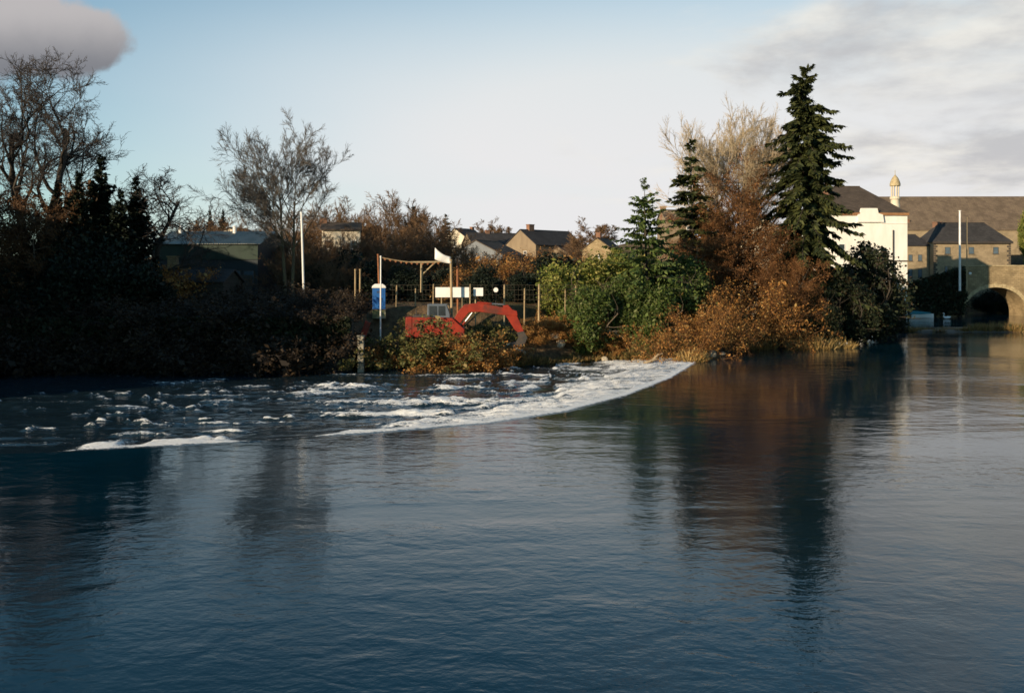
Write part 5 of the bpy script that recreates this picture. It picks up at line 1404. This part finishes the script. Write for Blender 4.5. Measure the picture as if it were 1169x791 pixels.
# riverside scrub in front of the excavator
for px_, top, d, kd, lb in ((487, 357, 86.0, 'scrub_green', 'olive green bush in front of the excavator body'), (458, 380, 86.4, 'scrub', 'russet bush left of the olive bush'), (437, 388, 86.6, 'bramble', 'low bramble at the water by the concrete post'), (520, 372, 86.4, 'scrub', 'russet bush below the boom'),
                            (540, 378, 86.8, 'scrub', 'brown bush under the boom knee'), (562, 384, 88.0, 'scrub', 'bramble under the excavator stick'), (556, 362, 90.5, 'scrub_green', 'olive bush behind the boom'), (505, 394, 86.0, 'bramble', 'straw coloured bramble at the waterline')):
    T(kd, 'riverside_bush', lb, px_, top, d, cat='bush', sx=1.3)
for k, (px_, top, d) in enumerate(((608, 360, 93), (630, 356, 94), (650, 352, 94.5), (618, 378, 91.5), (642, 380, 93.2), (668, 366, 94.5), (600, 385, 90.5))):
    T('scrub', 'bank_scrub', ('brown scrub bush just right of the excavator stick', 'brown scrub bush below the thick fence posts', 'brown scrub bush at the end of the wire fence', 'low brown scrub bush above the waterside boulders', 'low brown scrub bush beside the bent pale branch', 'brown scrub bush under the yellow-green laurel', 'low brown scrub bush by the excavator bucket')[k], px_, top, d, cat='bush', group='brown scrub right of the excavator', sx=1.3)
for k, (px_, top, d) in enumerate(((688, 366, 94.5), (712, 362, 95), (745, 368, 94), (762, 378, 92), (700, 386, 94), (735, 390, 93.2))):
    T(('scrub', 'scrub_green')[k % 2], 'bank_scrub', 'low scrub bush around the pale dead branches', px_, top, d, cat='bush', group='scrub around the driftwood', sx=1.3)
# reeds, tussocks
for px_, d, sc, lb in ((862, 102.4, 1.5, 'tall straw reeds hanging at the foot of the russet bush'), (848, 102.2, 1.1, 'short straw reeds left of the tall clump'), (930, 101.8, 1.25, 'broad straw reed clump under the hollies'), (917, 101.6, .9, 'small reed tuft left of the broad clump'), (958, 103.2, .9, 'thin leaning reed tuft right of the broad clump'), (790, 86.5, 1.0, 'reed tuft at the end of the weir')):
    p = at(px_, 0, d); K['reeds'].put('reed_clump', lb, 'reeds', (p.x, p.y, max(-.1, gz(p.x, p.y) - .1)), (sc * 1.35, sc, sc), px_, sink=.1)
g = random.Random(8)
for k in range(26):
    px_ = 1010 + 165 * (k + g.random()) / 26; d = 136.5 + g.uniform(-1.5, 2.0); p = at(px_, 0, d)
    K['tussock'].put('grass_tussock', 'dead grass tussock on the mud bar before the bridge', 'tussock', (p.x, p.y, .05), (g.uniform(1.1, 2.2), 1.2, g.uniform(.7, 1.5) + (1.0 if px_ > 1110 else 0)), g.uniform(0, 6), 'tussocks on the mud bar', 0.05)
for k in range(34):
    px_ = 425 + 350 * (k + g.random()) / 34; x = (px_ - CX) / F * 89
    ys = np.arange(84, 98, .1); e = poly_dist(np.full_like(ys, x), ys, BED); on = np.where(e > .25)[0]
    y = ys[on[0]] if len(on) else 90
    K['tussock'].put('grass_tussock', 'dead grass tussock at the water edge below the site', 'tussock', (x, y + .4, gz(x, y + .4)), g.uniform(.9, 1.7), g.uniform(0, 6), 'tussocks along the weir pool', .05)


# rocks and driftwood
def rock(label, px, py, d, r, mat, seed, group=None):
    import bmesh
    bm = bmesh.new(); bmesh.ops.create_icosphere(bm, subdivisions=2, radius=r); gg = random.Random(seed)
    ax = Vector((gg.uniform(.8, 1.5), gg.uniform(.7, 1.1), gg.uniform(.55, .9)))
    dirs = [Vector((gg.gauss(0, 1), gg.gauss(0, 1), gg.gauss(0, 1))).normalized() for _ in range(9)]
    for v in bm.verts:
        c = v.co.normalized(); k = min([1.0] + [(.72 + .2 * gg.random() * 0) / max(c.dot(q), .01) for q in dirs])
        v.co = Vector((c.x * ax.x, c.y * ax.y, c.z * ax.z)) * r * k
    me = bpy.data.meshes.new('rock'); bm.to_mesh(me); bm.free()
    p = at(px, py, d); o = obj('rock', me, mat, loc=(p.x, p.y, max(gz(p.x, p.y), -.5) + r * .25)); o.rotation_euler = (0, 0, seed)
    tag(o, label, 'rock', group)


for i, (px_, py_, d, r) in enumerate(((590, 398, 90.3, .55), (568, 392, 88.9, .4), (596, 405, 90.0, .35), (662, 404, 93.2, .5), (672, 398, 93.6, .4), (640, 390, 93.5, .5), (632, 386, 93.8, .45), (725, 392, 93.6, .4), (500, 416, 87.2, .35), (470, 419, 86.9, .3), (520, 412, 87.6, .4), (690, 402, 93.4, .35))):
    rock('pale boulder lying at the foot of the scrubby bank', px_, py_, d - .9, r * 1.15, M['rock_pale'], i, 'boulders on the bank')
for i, (px_, d, r) in enumerate(((768, 85.2, .5), (778, 84.3, .6), (789, 85.0, .55), (800, 86.5, .5), (812, 89, .5), (824, 92.0, .45), (756, 89.3, .5))):
    rock('brown rock at the landward end of the weir', px_, 405, d, r, M['rock'], 40 + i, 'rocks at the weir end')


def driftwood(label, px, py, d, segs, r, name='driftwood'):
    o = at(px, py, d)
    t = thing(name, label, 'dead wood', (o.x, o.y, o.z))
    for i, pts in enumerate(segs):
        P = np.array([[((x - px) / F * d, .12 * k, -(y - py) / F * d) for k, (x, y) in enumerate(pts)]])
        Rr = np.linspace(r, r * .5, len(pts))[None, :]
        v, q = tubes(P, Rr, 7); obj('branch', fast_mesh('branch', v, q, True), M['deadwood'], t)


driftwood('forked pale dead trunk sticking up above the weir end', 722, 374, 93.0, [[(722, 378), (720, 366), (717, 356), (712, 351), (706, 355)], [(720, 366), (712, 361), (706, 356)], [(717, 357), (718, 350), (722, 349)]], .17)
driftwood('broken pale log lying beside the forked dead trunk', 738, 370, 92.6, [[(728, 372), (736, 368), (746, 364), (744, 369)]], .2)
driftwood('bent pale branch at the end of the wire fence', 668, 372, 93.4, [[(655, 346), (661, 347), (664, 354), (667, 364), (669, 371)]], .11)
driftwood('short pale branch among the rocks by the pool', 700, 385, 92.8, [[(694, 376), (702, 380), (712, 386)], [(702, 380), (708, 376)]], .12)
driftwood('driftwood snag caught on the weir end', 748, 409, 86.0, [[(735, 415), (744, 412), (752, 405), (757, 404)], [(744, 412), (750, 410)]], .14)

bpy.context.view_layer.update()
